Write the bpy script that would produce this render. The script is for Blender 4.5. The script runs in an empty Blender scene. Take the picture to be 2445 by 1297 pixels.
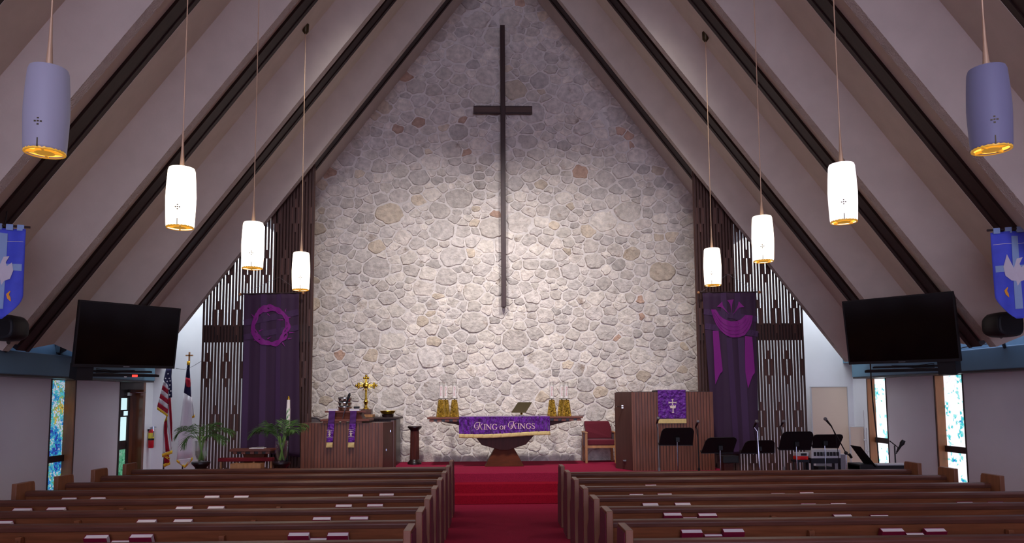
import bpy, bmesh, math, random
from mathutils import Vector, Matrix
random.seed(7)
S = bpy.context.scene
COL = S.collection
PI = math.pi

# ------------------------------------------------------------------ camera
FPX, CX, CY, HY, VX, ROLL = 1766.0, 1222.5, 794.0, 950.0, 1172.0, math.radians(.35)
CAM = Vector((-.25, 0, 1.9))
_p = math.atan((HY - CY) / FPX); _w = math.atan((CX - VX) / FPX)
_f = Vector((math.sin(_w) * math.cos(_p), math.cos(_w) * math.cos(_p), math.sin(_p)))
_r0 = Vector((math.cos(_w), -math.sin(_w), 0)); _u0 = _r0.cross(_f)
_R = _r0 * math.cos(ROLL) - _u0 * math.sin(ROLL)
_U = _r0 * math.sin(ROLL) + _u0 * math.cos(ROLL)
cd = bpy.data.cameras.new('camera'); cam = bpy.data.objects.new('camera', cd); COL.objects.link(cam)
cam.matrix_world = Matrix.Translation(CAM) @ Matrix((_R, _U, -_f)).transposed().to_4x4()
cd.sensor_width = 36; cd.lens = FPX / 2445 * 36; cd.shift_y = (CY - 648.5) / 2445; cd.clip_end = 200
S.camera = cam

# ------------------------------------------------------------------ world, exposure, lights
S.view_settings.view_transform = 'Standard'; S.view_settings.look = 'None'
S.view_settings.gamma = 1; S.view_settings.exposure = 0.0; S.view_settings.use_curve_mapping = False
W = bpy.data.worlds.new('world'); S.world = W; W.use_nodes = True
W.node_tree.nodes['Background'].inputs[0].default_value = (.425, .428, .60, 1)
W.node_tree.nodes['Background'].inputs[1].default_value = 7.5

def lamp(name, kind, loc, aim, energy, color, **kw):
    d = bpy.data.lights.new(name, kind); d.energy = energy; d.color = color
    for k, v in kw.items(): setattr(d, k, v)
    o = bpy.data.objects.new(name, d); COL.objects.link(o); o.location = loc
    o.rotation_euler = (Vector(aim) - Vector(loc)).to_track_quat('-Z', 'Y').to_euler()
    return o
for sx in (-1, 1):   # ceiling spots near the ridge washing the stone wall
    lamp('chancel_spot', 'SPOT', (sx * 1.75, 9.6, 9.55), (sx * 1.9, 16.6, 2.5), 2250, (1, .955, .955), spot_size=math.radians(66), spot_blend=1, shadow_soft_size=.3)
    # daylight falling from the tall roof well over the white front wall
    lamp('skylight', 'AREA', (sx * 6.4 + .12, 15.85, 7.35), (sx * 6.4 + .12, 15.95, 0), 250, (.84, .94, 1), shape='RECTANGLE', size=2.3, size_y=1.2)

# ------------------------------------------------------------------ helpers
def A(px, py, Y):
    d = _f + _R * ((px - CX) / FPX) - _U * ((py - CY) / FPX)
    return CAM + d * (Y / d.y)
def AX(px, py, X):
    d = _f + _R * ((px - CX) / FPX) - _U * ((py - CY) / FPX)
    return CAM + d * ((X - CAM.x) / d.x)
def lin(c): return tuple(((x / 255) / 12.92 if x / 255 <= .04045 else ((x / 255 + .055) / 1.055) ** 2.4) for x in c)

def mat(name, rgb, rough=.6, noise=None, bump=None, metal=0, spec=.5, emit=None, sheen=0, stretch=(1, 1, 1), alpha=1, trans=0, attr=None, ior=1.45):
    m = bpy.data.materials.new(name); m.use_nodes = True; nt = m.node_tree; b = nt.nodes['Principled BSDF']; L = nt.links
    c = lin(rgb) + (1,)
    b.inputs['Base Color'].default_value = c; b.inputs['Roughness'].default_value = rough; b.inputs['Metallic'].default_value = metal
    b.inputs['Specular IOR Level'].default_value = spec; b.inputs['IOR'].default_value = ior
    b.inputs['Sheen Weight'].default_value = sheen; b.inputs['Transmission Weight'].default_value = trans; b.inputs['Alpha'].default_value = alpha
    if noise or bump:
        tc = nt.nodes.new('ShaderNodeTexCoord'); mp = nt.nodes.new('ShaderNodeMapping'); mp.inputs['Scale'].default_value = stretch
        L.new(tc.outputs['Object'], mp.inputs['Vector'])
    if noise or attr:
        src = None
        if noise:
            n = nt.nodes.new('ShaderNodeTexNoise'); n.inputs['Scale'].default_value = noise[0]; n.inputs['Detail'].default_value = 4
            L.new(mp.outputs[0], n.inputs['Vector'])
            r = nt.nodes.new('ShaderNodeMapRange'); r.inputs[1].default_value = .3; r.inputs[2].default_value = .7
            r.inputs[3].default_value = 1 - noise[1]; r.inputs[4].default_value = 1 + noise[1]
            L.new(n.outputs[0], r.inputs[0])
            mx = nt.nodes.new('ShaderNodeMix'); mx.data_type = 'RGBA'; mx.blend_type = 'MULTIPLY'; mx.inputs[0].default_value = 1
            mx.inputs[6].default_value = c; L.new(r.outputs[0], mx.inputs[7])
            if attr:
                at = nt.nodes.new('ShaderNodeAttribute'); at.attribute_name = attr; L.new(at.outputs['Color'], mx.inputs[6])
            L.new(mx.outputs[2], b.inputs['Base Color'])
    if bump:
        n2 = nt.nodes.new('ShaderNodeTexNoise'); n2.inputs['Scale'].default_value = bump[0]; n2.inputs['Detail'].default_value = 5
        L.new(mp.outputs[0], n2.inputs['Vector'])
        bp = nt.nodes.new('ShaderNodeBump'); bp.inputs['Strength'].default_value = bump[1]; bp.inputs['Distance'].default_value = bump[2] if len(bump) > 2 else .01
        L.new(n2.outputs[0], bp.inputs['Height']); L.new(bp.outputs[0], b.inputs['Normal'])
    if emit:
        b.inputs['Emission Color'].default_value = lin(emit[0]) + (1,); b.inputs['Emission Strength'].default_value = emit[1]
    return m

def stained(name, ramp, scale, strength, stretch=(1, 1, 1), lead=.6):
    m = bpy.data.materials.new(name); m.use_nodes = True; nt = m.node_tree; b = nt.nodes['Principled BSDF']; L = nt.links
    tc = nt.nodes.new('ShaderNodeTexCoord'); mp = nt.nodes.new('ShaderNodeMapping'); mp.inputs['Scale'].default_value = stretch
    L.new(tc.outputs['Object'], mp.inputs['Vector'])
    nz = nt.nodes.new('ShaderNodeTexNoise'); nz.inputs['Scale'].default_value = 3.2; nz.inputs['Detail'].default_value = 1; L.new(mp.outputs[0], nz.inputs['Vector'])
    v = nt.nodes.new('ShaderNodeTexVoronoi'); v.inputs['Scale'].default_value = scale; L.new(mp.outputs[0], v.inputs['Vector'])
    sep = nt.nodes.new('ShaderNodeSeparateColor'); L.new(v.outputs['Color'], sep.inputs[0])
    ad = nt.nodes.new('ShaderNodeMath'); ad.operation = 'MULTIPLY_ADD'; ad.inputs[1].default_value = .42; L.new(sep.outputs[0], ad.inputs[0])
    mr = nt.nodes.new('ShaderNodeMapRange'); mr.inputs[1].default_value = .3; mr.inputs[2].default_value = .7; mr.inputs[4].default_value = .58; L.new(nz.outputs[0], mr.inputs[0])
    L.new(mr.outputs[0], ad.inputs[2])
    cr = nt.nodes.new('ShaderNodeValToRGB'); e = cr.color_ramp.elements; cr.color_ramp.interpolation = 'CONSTANT'
    while len(e) < len(ramp): e.new(.5)
    for i, (p, c) in enumerate(ramp): e[i].position = p; e[i].color = lin(c) + (1,)
    L.new(ad.outputs[0], cr.inputs[0])
    ve = nt.nodes.new('ShaderNodeTexVoronoi'); ve.feature = 'DISTANCE_TO_EDGE'; ve.inputs['Scale'].default_value = scale; L.new(mp.outputs[0], ve.inputs['Vector'])
    m2 = nt.nodes.new('ShaderNodeMapRange'); m2.inputs[1].default_value = .0; m2.inputs[2].default_value = .12; m2.inputs[3].default_value = lead; L.new(ve.outputs[0], m2.inputs[0])
    mx = nt.nodes.new('ShaderNodeMix'); mx.data_type = 'RGBA'; mx.blend_type = 'MULTIPLY'; mx.inputs[0].default_value = 1
    L.new(cr.outputs[0], mx.inputs[6]); L.new(m2.outputs[0], mx.inputs[7])
    L.new(mx.outputs[2], b.inputs['Emission Color']); L.new(mx.outputs[2], b.inputs['Base Color'])
    b.inputs['Emission Strength'].default_value = strength; b.inputs['Roughness'].default_value = .25
    return m

class MB:
    def __init__(s): s.v = []; s.f = []; s.m = []; s.c = None
    def add(s, vs, fs, mi=0):
        n = len(s.v); s.v += [tuple(v) for v in vs]
        for f in fs: s.f.append([n + i for i in f]); s.m.append(mi)
        return s
    def box(s, x0, x1, y0, y1, z0, z1, mi=0, M=None):
        vs = [Vector((x, y, z)) for z in (z0, z1) for y in (y0, y1) for x in (x0, x1)]
        if M is not None: vs = [M @ v for v in vs]
        return s.add(vs, [(0, 2, 3, 1), (4, 5, 7, 6), (0, 1, 5, 4), (2, 6, 7, 3), (0, 4, 6, 2), (1, 3, 7, 5)], mi)
    def prism(s, pts, d, mi=0):      # closed outline of 3-D points swept along d
        pts = [Vector(p) for p in pts]; d = Vector(d); n = len(pts)
        return s.add(pts + [p + d for p in pts], [tuple(range(n))[::-1], tuple(range(n, 2 * n))] + [(i, (i + 1) % n, n + (i + 1) % n, n + i) for i in range(n)], mi)
    def tube(s, path, r, seg=8, mi=0, cap=True):
        path = [Vector(p) for p in path]; k = len(path)
        rs = r if isinstance(r, (list, tuple)) else [r] * k
        vs = []; up = None
        for i, p in enumerate(path):
            t = (path[min(i + 1, k - 1)] - path[max(i - 1, 0)]).normalized()
            if up is None: up = Vector((0, 0, 1)) if abs(t.z) < .9 else Vector((1, 0, 0))
            a = t.cross(up); a = a.normalized() if a.length > 1e-6 else Vector((1, 0, 0)); b = a.cross(t); up = b
            for j in range(seg):
                th = 2 * PI * j / seg; vs.append(p + a * (rs[i] * math.cos(th)) + b * (rs[i] * math.sin(th)))
        fs = [(i * seg + j, i * seg + (j + 1) % seg, (i + 1) * seg + (j + 1) % seg, (i + 1) * seg + j) for i in range(k - 1) for j in range(seg)]
        if cap: fs += [tuple(range(seg))[::-1], tuple(range((k - 1) * seg, k * seg))]
        return s.add(vs, fs, mi)
    def lathe(s, prof, c, seg=24, mi=0, flute=0, fl=0, cap=True):
        vs = []
        for r, z in prof:
            for j in range(seg):
                th = 2 * PI * j / seg; rr = r * (1 - (fl if (flute and j % 2) else 0))
                vs.append((c[0] + rr * math.cos(th), c[1] + rr * math.sin(th), c[2] + z))
        k = len(prof)
        fs = [(i * seg + j, i * seg + (j + 1) % seg, (i + 1) * seg + (j + 1) % seg, (i + 1) * seg + j) for i in range(k - 1) for j in range(seg)]
        if cap: fs += [tuple(range(seg))[::-1], tuple(range((k - 1) * seg, k * seg))]
        return s.add(vs, fs, mi)
    def sheet(s, fn, nu, nv, mi=0):
        vs = [fn(i / nu, j / nv) for j in range(nv + 1) for i in range(nu + 1)]
        return s.add(vs, [(j * (nu + 1) + i, j * (nu + 1) + i + 1, (j + 1) * (nu + 1) + i + 1, (j + 1) * (nu + 1) + i) for j in range(nv) for i in range(nu)], mi)
    def ball(s, c, r, seg=12, mi=0, sz=1):
        pr = [(max(r * math.sin(PI * i / 8), .0005), -r * sz * math.cos(PI * i / 8)) for i in range(9)]
        return s.lathe(pr, c, seg, mi)

ORG = {}
def obj(name, mb, m, parent=None, smooth=False, bevel=0, solid=0, local=False, color=None):
    me = bpy.data.meshes.new(name)
    off = Vector((0, 0, 0)) if (parent is None or local) else ORG[parent.name]
    me.from_pydata([tuple(Vector(v) - off) for v in mb.v], [], mb.f)
    ms = m if isinstance(m, (list, tuple)) else [m]
    for x in ms: me.materials.append(x)
    if len(ms) > 1:
        for p, mi in zip(me.polygons, mb.m): p.material_index = mi
    bm = bmesh.new(); bm.from_mesh(me)
    if solid == 0: bmesh.ops.recalc_face_normals(bm, faces=bm.faces)
    bm.to_mesh(me); bm.free()
    if color is not None:
        ca = me.color_attributes.new('tint', 'FLOAT_COLOR', 'POINT')
        for i in range(len(me.vertices)): ca.data[i].color = color[i] if isinstance(color, list) else color
    if smooth:
        for p in me.polygons: p.use_smooth = True
        me.set_sharp_from_angle(angle=math.radians(40))
    me.update()
    o = bpy.data.objects.new(name, me); COL.objects.link(o)
    if parent is not None: o.parent = parent
    ORG[o.name] = off if parent is not None else Vector((0, 0, 0))
    if solid:
        md = o.modifiers.new('thickness', 'SOLIDIFY'); md.thickness = solid; md.offset = 0
    if bevel:
        md = o.modifiers.new('bevel', 'BEVEL'); md.width = bevel; md.segments = 2; md.limit_method = 'ANGLE'; md.angle_limit = math.radians(40)
    return o
def tag(o, label=None, cat=None, group=None, kind=None):
    if label: o['label'] = label
    if cat: o['category'] = cat
    if group: o['group'] = group
    if kind: o['kind'] = kind
    return o
def thing(name, label, cat, loc=(0, 0, 0), group=None):
    o = bpy.data.objects.new(name, None); COL.objects.link(o); o.location = loc; o.empty_display_size = .1
    ORG[o.name] = Vector(loc); return tag(o, label, cat, group)
def struct(name, loc=(0, 0, 0)):
    o = bpy.data.objects.new(name, None); COL.objects.link(o); o.location = loc; ORG[o.name] = Vector(loc); o['kind'] = 'structure'; return o
def dup(o, parent=None):
    c = o.copy(); COL.objects.link(c)
    if parent is not None: c.parent = parent
    for ch in list(o.children): dup(ch, c)
    return c
def hang(o, label):     # a part with a look of its own
    o['label'] = label; return o

# ------------------------------------------------------------------ materials
plaster = mat('plaster', (200, 190, 178), .9, (3, .05), (38, .28, .006))
stucco = mat('stucco_edge', (190, 178, 166), .95, (9, .08), (55, 1, .03))
darkwood = mat('dark_timber', (44, 27, 24), .55, (6, .25), stretch=(1, 6, 1))
endmaroon = mat('maroon_end_panel', (104, 20, 46), .85, (30, .1))
railwood = mat('pew_rail_walnut', (90, 52, 40), .4, (3.2, .22), (9, .08), stretch=(.8, 7, 9))
pewwood = mat('pew_walnut', (136, 82, 52), .42, (3.2, .24), (9, .08), stretch=(.8, 7, 9))
pewend = mat('pew_end_walnut', (122, 76, 52), .38, (3, .22), stretch=(6, 6, .8))
slatwood = mat('slat_walnut', (66, 40, 33), .5, (4, .28), stretch=(7, 7, .6))
blockwood = mat('slat_block_walnut', (86, 54, 45), .5, (5, .22), stretch=(7, 7, 1))
deskwood = mat('desk_walnut', (112, 66, 48), .45, (4, .3), stretch=(8, 8, .6))
deskdark = mat('desk_plain_walnut', (84, 54, 48), .35, (3, .16), stretch=(4, 4, .7))
tablewood = mat('table_walnut', (110, 58, 42), .5, (4, .22), stretch=(.8, 6, 6))
basewood = mat('altar_base_walnut', (84, 40, 20), .6, (4, .2), spec=.2, stretch=(1, 4, 4))
redwood = mat('mahogany', (74, 34, 28), .5, (6, .2), spec=.25, stretch=(5, 5, .7))
blackwood = mat('black_brown_wood', (38, 22, 22), .35)
oak = mat('pale_oak', (170, 120, 76), .45, (5, .18), stretch=(5, 5, .8))
crosswood = mat('cross_walnut', (60, 40, 38), .5, (5, .25), stretch=(6, 6, .6))
crossface = mat('cross_walnut_face', (88, 66, 58), .45, (5, .2), stretch=(.6, 6, 6))
jambwood = mat('jamb_wood', (142, 86, 50), .4, (3, .25), stretch=(3, 3, .6))
doorwood = mat('door_wood', (104, 58, 36), .22, (3, .25), stretch=(3, 3, .6))
carpet = mat('red_carpet', (146, 32, 62), .97, (60, .2), (300, .5, .01), spec=.1)
stepcarpet = mat('step_carpet', (146, 18, 40), .97, (60, .2), (300, .5, .01), spec=.1)
white = mat('white_wall_paint', (222, 221, 224), .85, (1.2, .03))
teal = mat('teal_paint', (88, 122, 142), .6, (2, .05))
mortar = mat('mortar', (221, 213, 205), .92, (7, .09), (22, .7, .03))
stone = mat('stone', (180, 168, 156), .88, (9, .2), (15, .8, .045), attr='tint')
shade_on = mat('lamp_glass_lit', (240, 236, 236), .5, emit=((255, 236, 212), 2.6))
shade_mid = mat('lamp_glass_lit_cool', (240, 236, 240), .5, emit=((246, 236, 236), 1.2))
shade_vignette = mat('lamp_glass_vignette', (132, 128, 146), .55, emit=((150, 148, 175), .2))  # vignette darkening and lavender tint put into the nearest left shade
shade_vignette_deep = mat('lamp_glass_vignette_deep', (112, 110, 136), .55, emit=((128, 128, 172), .1))  # same vignette tint, deeper, put into the nearest right shade
goldglow = mat('lamp_diffuser', (230, 180, 60), .4, emit=((255, 205, 90), 1.1))
louvreglow = mat('brass_louvre_glow', (214, 168, 60), .35, emit=((225, 165, 50), .45))  # golden lamp glow put into the brass as emission
brassrod = mat('brass_rod', (205, 172, 140), .4, metal=.3)
brass = mat('polished_brass', (214, 180, 70), .25, metal=1, bump=(18, .3, .01))
hammered = mat('hammered_brass', (186, 152, 62), .3, (22, .5), (34, 1, .06), metal=1)
bronze = mat('dark_brass', (66, 54, 30), .4, metal=.5)
steel = mat('steel', (190, 190, 186), .2, metal=1)
chrome = mat('chrome', (180, 186, 198), .22, metal=1)
black = mat('black_plastic', (14, 12, 16), .55)
blackgloss = mat('screen_glass', (5, 5, 7), .12, spec=.6)
blackmetal = mat('black_metal', (18, 16, 20), .5, metal=.2)
grille = mat('mic_grille', (120, 118, 124), .4, metal=.7, bump=(200, .6))
satin = mat('purple_satin', (96, 16, 140), .28, (15, .55), (13, 1, .12), sheen=.2, stretch=(1.8, 1, .6))
satin2 = mat('purple_satin_panel', (96, 18, 138), .3, (16, .4), (13, 1, .08), sheen=.2)
velvet = mat('purple_velvet', (72, 24, 96), .8, sheen=.2)
bannercloth = mat('aubergine_banner_cloth', (50, 22, 52), .75, (3, .06), sheen=.1)
bannerband = mat('banner_faint_band', (62, 34, 70), .75)
magenta = mat('magenta_print', (122, 18, 118), .7)
magenta2 = mat('magenta_dark_line', (84, 14, 84), .7)
goldcloth = mat('gold_fringe', (206, 182, 120), .75, (40, .12), stretch=(3, 3, .5))
ivory = mat('ivory_embroidery', (224, 206, 190), .7)
pinkivory = mat('pale_pink_lettering', (226, 192, 192), .6)
bookred = mat('book_red_cloth', (128, 14, 54), .7, (30, .08))
pages = mat('book_pages', (226, 220, 226), .8, (60, .05), stretch=(.2, 4, 1))
whitepaper = mat('white_cover', (232, 226, 222), .6)
redfabric = mat('burgundy_upholstery', (92, 11, 30), .9, (50, .1), sheen=.2)
darkred = mat('dark_red_cushion', (112, 8, 24), .85)
flagred = mat('flag_red', (168, 22, 50), .8); flagwhite = mat('flag_white', (222, 214, 218), .8); flagblue = mat('flag_navy', (34, 30, 70), .8)
fringe = mat('yellow_fringe', (226, 178, 44), .8, (60, .15))
bluecloth = mat('royal_blue_cloth', (70, 82, 205), .7, (5, .12)); lightblue = mat('light_blue_cloth', (140, 166, 206), .75); dovewhite = mat('dove_white_cloth', (208, 200, 208), .8)
flame = mat('orange_flame_cloth', (235, 160, 50), .75)
candlewhite = mat('candle_wax', (236, 228, 220), .5); green = mat('green_print', (70, 150, 70), .6); pinkish = mat('pink_print', (190, 120, 124), .6)
leaf = mat('palm_leaf', (66, 104, 44), .5, (8, .3)); stemg = mat('palm_stem', (122, 160, 80), .5)
glass = mat('clear_glass', (235, 242, 240), .06, trans=1, alpha=.28)
water = mat('water', (196, 214, 180), .05, trans=1, alpha=.45, ior=1.33)
beige = mat('beige_fabric_panel', (214, 194, 174), .9, (120, .04)); grey = mat('grey_plastic', (120, 120, 126), .5); lightgrey = mat('light_grey_plastic', (196, 194, 196), .5)
redplastic = mat('red_plastic', (214, 40, 22), .4); extred = mat('extinguisher_red', (190, 18, 34), .3); yellow = mat('yellow_label', (220, 205, 60), .5)
redled = mat('red_indicator_light', (255, 40, 40), .4, emit=((255, 60, 50), 2.0))
wicker = mat('grey_wicker', (104, 92, 92), .8, bump=(90, .8, .02))
rack = mat('dark_rack', (34, 34, 42), .45, metal=.3)
nt = stone.node_tree; L_ = nt.links; mx_ = [n for n in nt.nodes if n.type == 'MIX'][0]; mp_ = [n for n in nt.nodes if n.type == 'MAPPING'][0]   # brown weathering spots
ns = nt.nodes.new('ShaderNodeTexNoise'); ns.inputs['Scale'].default_value = 2.6; ns.inputs['Detail'].default_value = 9; ns.inputs['Roughness'].default_value = .72; L_.new(mp_.outputs[0], ns.inputs['Vector'])
rr_ = nt.nodes.new('ShaderNodeMapRange'); rr_.inputs[1].default_value = .58; rr_.inputs[2].default_value = .72; L_.new(ns.outputs[0], rr_.inputs[0])
m3 = nt.nodes.new('ShaderNodeMix'); m3.data_type = 'RGBA'; m3.blend_type = 'MULTIPLY'; L_.new(rr_.outputs[0], m3.inputs[0]); L_.new(mx_.outputs[2], m3.inputs[6]); m3.inputs[7].default_value = (.5, .4, .33, 1)
L_.new(m3.outputs[2], nt.nodes['Principled BSDF'].inputs['Base Color'])
glassL = stained('stained_glass_blue_gold', [(0, (40, 60, 170)), (.18, (40, 130, 200)), (.34, (80, 190, 205)), (.48, (196, 214, 238)), (.62, (120, 180, 130)), (.74, (222, 190, 90)), (.88, (176, 150, 60)), (.95, (70, 90, 60))], 26, .7)
glassR = stained('stained_glass_white_teal', [(0, (40, 110, 200)), (.07, (60, 190, 200)), (.2, (140, 220, 220)), (.3, (240, 240, 244)), (.86, (245, 240, 245)), (.93, (90, 200, 180)), (.985, (240, 200, 80))], 20, 1.15, lead=.85)
glasslite = mat('frosted_daylight_glass', (200, 225, 230), .3, emit=((196, 232, 236), 1.0))
glassgreen = stained('green_glass', [(0, (50, 140, 100)), (.3, (96, 176, 136)), (.6, (130, 190, 160)), (.8, (150, 170, 190))], 14, .55)

# ------------------------------------------------------------------ structure
XL, XR, YF = -7.71, 7.95, 16.6
RW, RS = 7.92, 1.32                       # roof half width at z=1.9 and slope
def roof_z(x): return 1.9 + (RW - abs(x)) * RS
fl = MB().box(XL - .4, XR + .4, -9, YF + .3, -.2, 0); tag(obj('floor', fl, carpet), kind='structure')
# raised chancel with carpeted steps
pl = struct('trim_1')
obj('platform', MB().prism([(-3.98, 14.02, 0), (4.2, 14.02, 0), (4.2, 14.9, 0), (3.98, 14.9, 0), (3.98, 15.2, 0), (4.45, 15.2, 0), (4.45, YF - .02, 0),
    (-4.3, YF - .02, 0), (-4.3, 15.2, 0), (-3.84, 15.2, 0), (-3.84, 14.9, 0), (-3.98, 14.9, 0)], (0, 0, .5)), carpet, pl, bevel=.012)
obj('step', MB().box(-3.98, 4.2, 13.74, 14.02, .0, .332), stepcarpet, pl, bevel=.012)
obj('step', MB().box(-3.98, 4.2, 13.46, 13.74, .0, .166), stepcarpet, pl, bevel=.012)

def side_wall(name, X, out, ops):
    root = struct(name); mb = MB(); x0, x1 = sorted((X, X + out * .5)); y = -9
    for a, b in ops:
        mb.box(x0, x1, y, a, 0, 2.45); mb.box(x0, x1, a, b, 2.3, 2.45); y = b
    mb.box(x0, x1, y, YF + .2, 0, 2.45)
    obj('wall_face', mb, white, root); return root
wl1, wl2, dl1, dl2 = 12.787, 13.519, 15.12, 16.217
wr1, wr2, wr3, wr4 = 12.654, 13.477, 15.171, 15.939
side_wall('wall_left', XL, -1, [(wl1, wl2), (dl1, dl2)])
side_wall('wall_right', XR, 1, [(wr1, wr2), (wr3, wr4)])
def ledge(name, X, face, yend):
    s = 1 if X > 0 else -1; root = struct(name)
    mb = MB().box(*sorted((X + s * .5, face)), -9, yend, 2.29, 2.64)
    obj('fascia', mb, teal, root, bevel=.015)
    up = X + s * .02 - s * .22
    obj('upper_panel', MB().box(*sorted((up, up + s * .4)), -9, yend + .9, 2.64, 3.1), teal, root)
    obj('lower_bead', MB().box(*sorted((X + s * .1, face + s * .01)), -9, yend - .02, 2.262, 2.29), blackwood, root)
ledge('trim_2', XL, -7.3, 15.75); ledge('trim_3', XR, 7.55, 15.8)

def window(name, X, a, b, d, gm, zt=2.3, sill=.98, low=None):
    s = 1 if X > 0 else -1; r = struct(name)
    gx = X + s * d
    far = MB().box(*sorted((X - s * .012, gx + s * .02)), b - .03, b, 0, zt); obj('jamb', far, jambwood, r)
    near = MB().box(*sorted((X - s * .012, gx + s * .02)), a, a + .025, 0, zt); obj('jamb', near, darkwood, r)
    obj('head', MB().box(*sorted((X - s * .012, gx + s * .02)), a + .025, b - .03, zt - .045, zt), darkwood, r)
    obj('transom', MB().box(*sorted((gx - s * .05, gx + s * .02)), a + .025, b - .03, sill - .11, sill), darkwood, r)
    obj('pane', MB().box(*sorted((gx - s * .005, gx + s * .012)), a + .025, b - .03, sill, zt - .045), gm, r)
    obj('pane', MB().box(*sorted((gx - s * .005, gx + s * .012)), a + .025, b - .03, .3, sill - .11), gm, r)
    obj('sill', MB().box(*sorted((X - s * .02, gx + s * .02)), a + .025, b - .03, .2, .3), darkwood, r)
    obj('casing', MB().box(*sorted((X - s * .012, X + s * .01)), b, b + .03, 0, zt + .0), darkwood, r)
window('window_1', XL, wl1, wl2, .17, glassL, sill=.94)
window('window_2', XR, wr1, wr2, .15, glassR, sill=.98)
window('window_3', XR, wr3, wr4, .15, glassR, sill=1.0)

# doorway on the left with a glazed leaf seen edge-on and a polished wooden reveal
dr = struct('door_1'); gx = XL - .2; dpe = AX(303, 1000, XL - .2).y
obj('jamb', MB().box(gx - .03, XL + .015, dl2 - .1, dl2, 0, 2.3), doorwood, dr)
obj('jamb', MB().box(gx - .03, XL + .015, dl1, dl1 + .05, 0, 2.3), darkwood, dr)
obj('head', MB().box(gx - .03, XL + .015, dl1 + .05, dl2 - .1, 2.12, 2.3), darkwood, dr)
lf = obj('door_leaf', MB().box(gx - .03, gx, dl1 + .05, dl1 + .12, 0, 2.12).box(gx - .03, gx, dl1 + .12, dpe, 0, .3)
         .box(gx - .03, gx, dl1 + .12, dpe, .88, 1.06).box(gx - .03, gx, dl1 + .12, dpe, 1.94, 2.12), darkwood, dr)
obj('door_panel', MB().box(gx - .03, gx + .012, dpe, dl2 - .1, 0, 2.12), doorwood, lf)
obj('stile', MB().box(gx, gx + .02, dpe - .01, dpe + .08, 0, 2.12), darkwood, lf)
obj('pane', MB().box(gx - .022, gx - .01, dl1 + .12, dpe, 1.06, 1.94), glasslite, lf)
obj('pane', MB().box(gx - .022, gx - .01, dl1 + .12, dpe, .3, .88), glassgreen, lf)
obj('latch_bar', MB().box(gx, gx + .025, dl1 + .3, dpe, 1.55, 1.70), black, lf, bevel=.01)
hang(obj('latch_glow_square', MB().box(gx + .025, gx + .028, dpe - .2, dpe - .03, 1.58, 1.67), glasslite, lf), 'glowing white square in the latch bar')  # white square of the latch, given a glow of its own
obj('door_closer', MB().box(gx, gx + .07, dl2 - .5, dl2 - .3, 1.99, 2.06).tube([(gx + .05, dl2 - .4, 2.05), (gx + .3, dl2 - .18, 2.06)], .009), steel, lf)

# front wall: white sides, stone centre
for nm, a, b in (('wall_front_left', XL - .3, -4.5), ('wall_front_right', 4.62, XR + .3)):
    s = -1 if a < 0 else 1
    pts = [(a, YF, 0), (b, YF, 0), (b, YF, 7.5), (a, YF, 7.5)]
    X = XL if s < 0 else XR; wr = struct(nm); inner = -5.05 if s < 0 else 5.25
    obj('wall_face', MB().prism(pts, (0, .25, 0)), white, wr)
    # roof well above the side bay, lit from the sky
    obj('well_side', MB().box(*sorted((X, X + s * .2)), 15.1, YF, 2.45, 7.5), white, wr)
    obj('well_front', MB().box(*sorted((X, inner)), 15.1, 15.14, roof_z(abs(inner)) + .25, 7.5).prism([(X, 15.1, roof_z(X) + .45), (inner, 15.1, roof_z(inner) + .2), (inner, 15.1, roof_z(inner) + .3), (X, 15.1, 7.4)], (0, .04, 0)), white, wr)
    obj('well_lid', MB().box(*sorted((X + s * .2, inner)), 15.1, YF + .1, 7.5, 7.55), white, wr)
    obj('well_inner', MB().box(*sorted((inner, inner - s * .04)), 15.14, YF, roof_z(inner) - .1, 7.5), white, wr)
fw = struct('wall_front')
SX0, SX1 = -4.62, 4.74
outline = [(SX0, .45), (SX1, .45), (SX1, roof_z(SX1) + .1), (0, roof_z(0) + .1), (SX0, roof_z(SX0) + .1)]
obj('mortar_bed', MB().prism([(x, YF, z) for x, z in outline], (0, .25, 0)), mortar, fw)
def clip(poly, n, c):    # keep points with n.p <= c
    out = []
    for i in range(len(poly)):
        p, q = poly[i], poly[(i + 1) % len(poly)]
        dp = n[0] * p[0] + n[1] * p[1] - c; dq = n[0] * q[0] + n[1] * q[1] - c
        if dp <= 0: out.append(p)
        if (dp < 0 < dq) or (dq < 0 < dp):
            t = dp / (dp - dq); out.append((p[0] + (q[0] - p[0]) * t, p[1] + (q[1] - p[1]) * t))
    return out
rs = random.Random(21)
def inside(x, z, mg=.02): return SX0 + mg < x < SX1 - mg and .5 < z < roof_z(x) - .02
seeds = []
tries = 0
while tries < 20000:
    tries += 1
    x, z = rs.uniform(SX0, SX1), rs.uniform(.5, 12.2)
    if not inside(x, z): continue
    r = rs.choice([.34, .26, .21, .21, .17, .17, .14]) if tries < 1500 else rs.choice([.18, .15, .12]) if tries < 8000 else .10
    if all((x - a) ** 2 + ((z - b) * 1.3) ** 2 > (.78 * (r + rr)) ** 2 for a, b, rr in seeds): seeds.append((x, z, r))
stones = []
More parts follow.
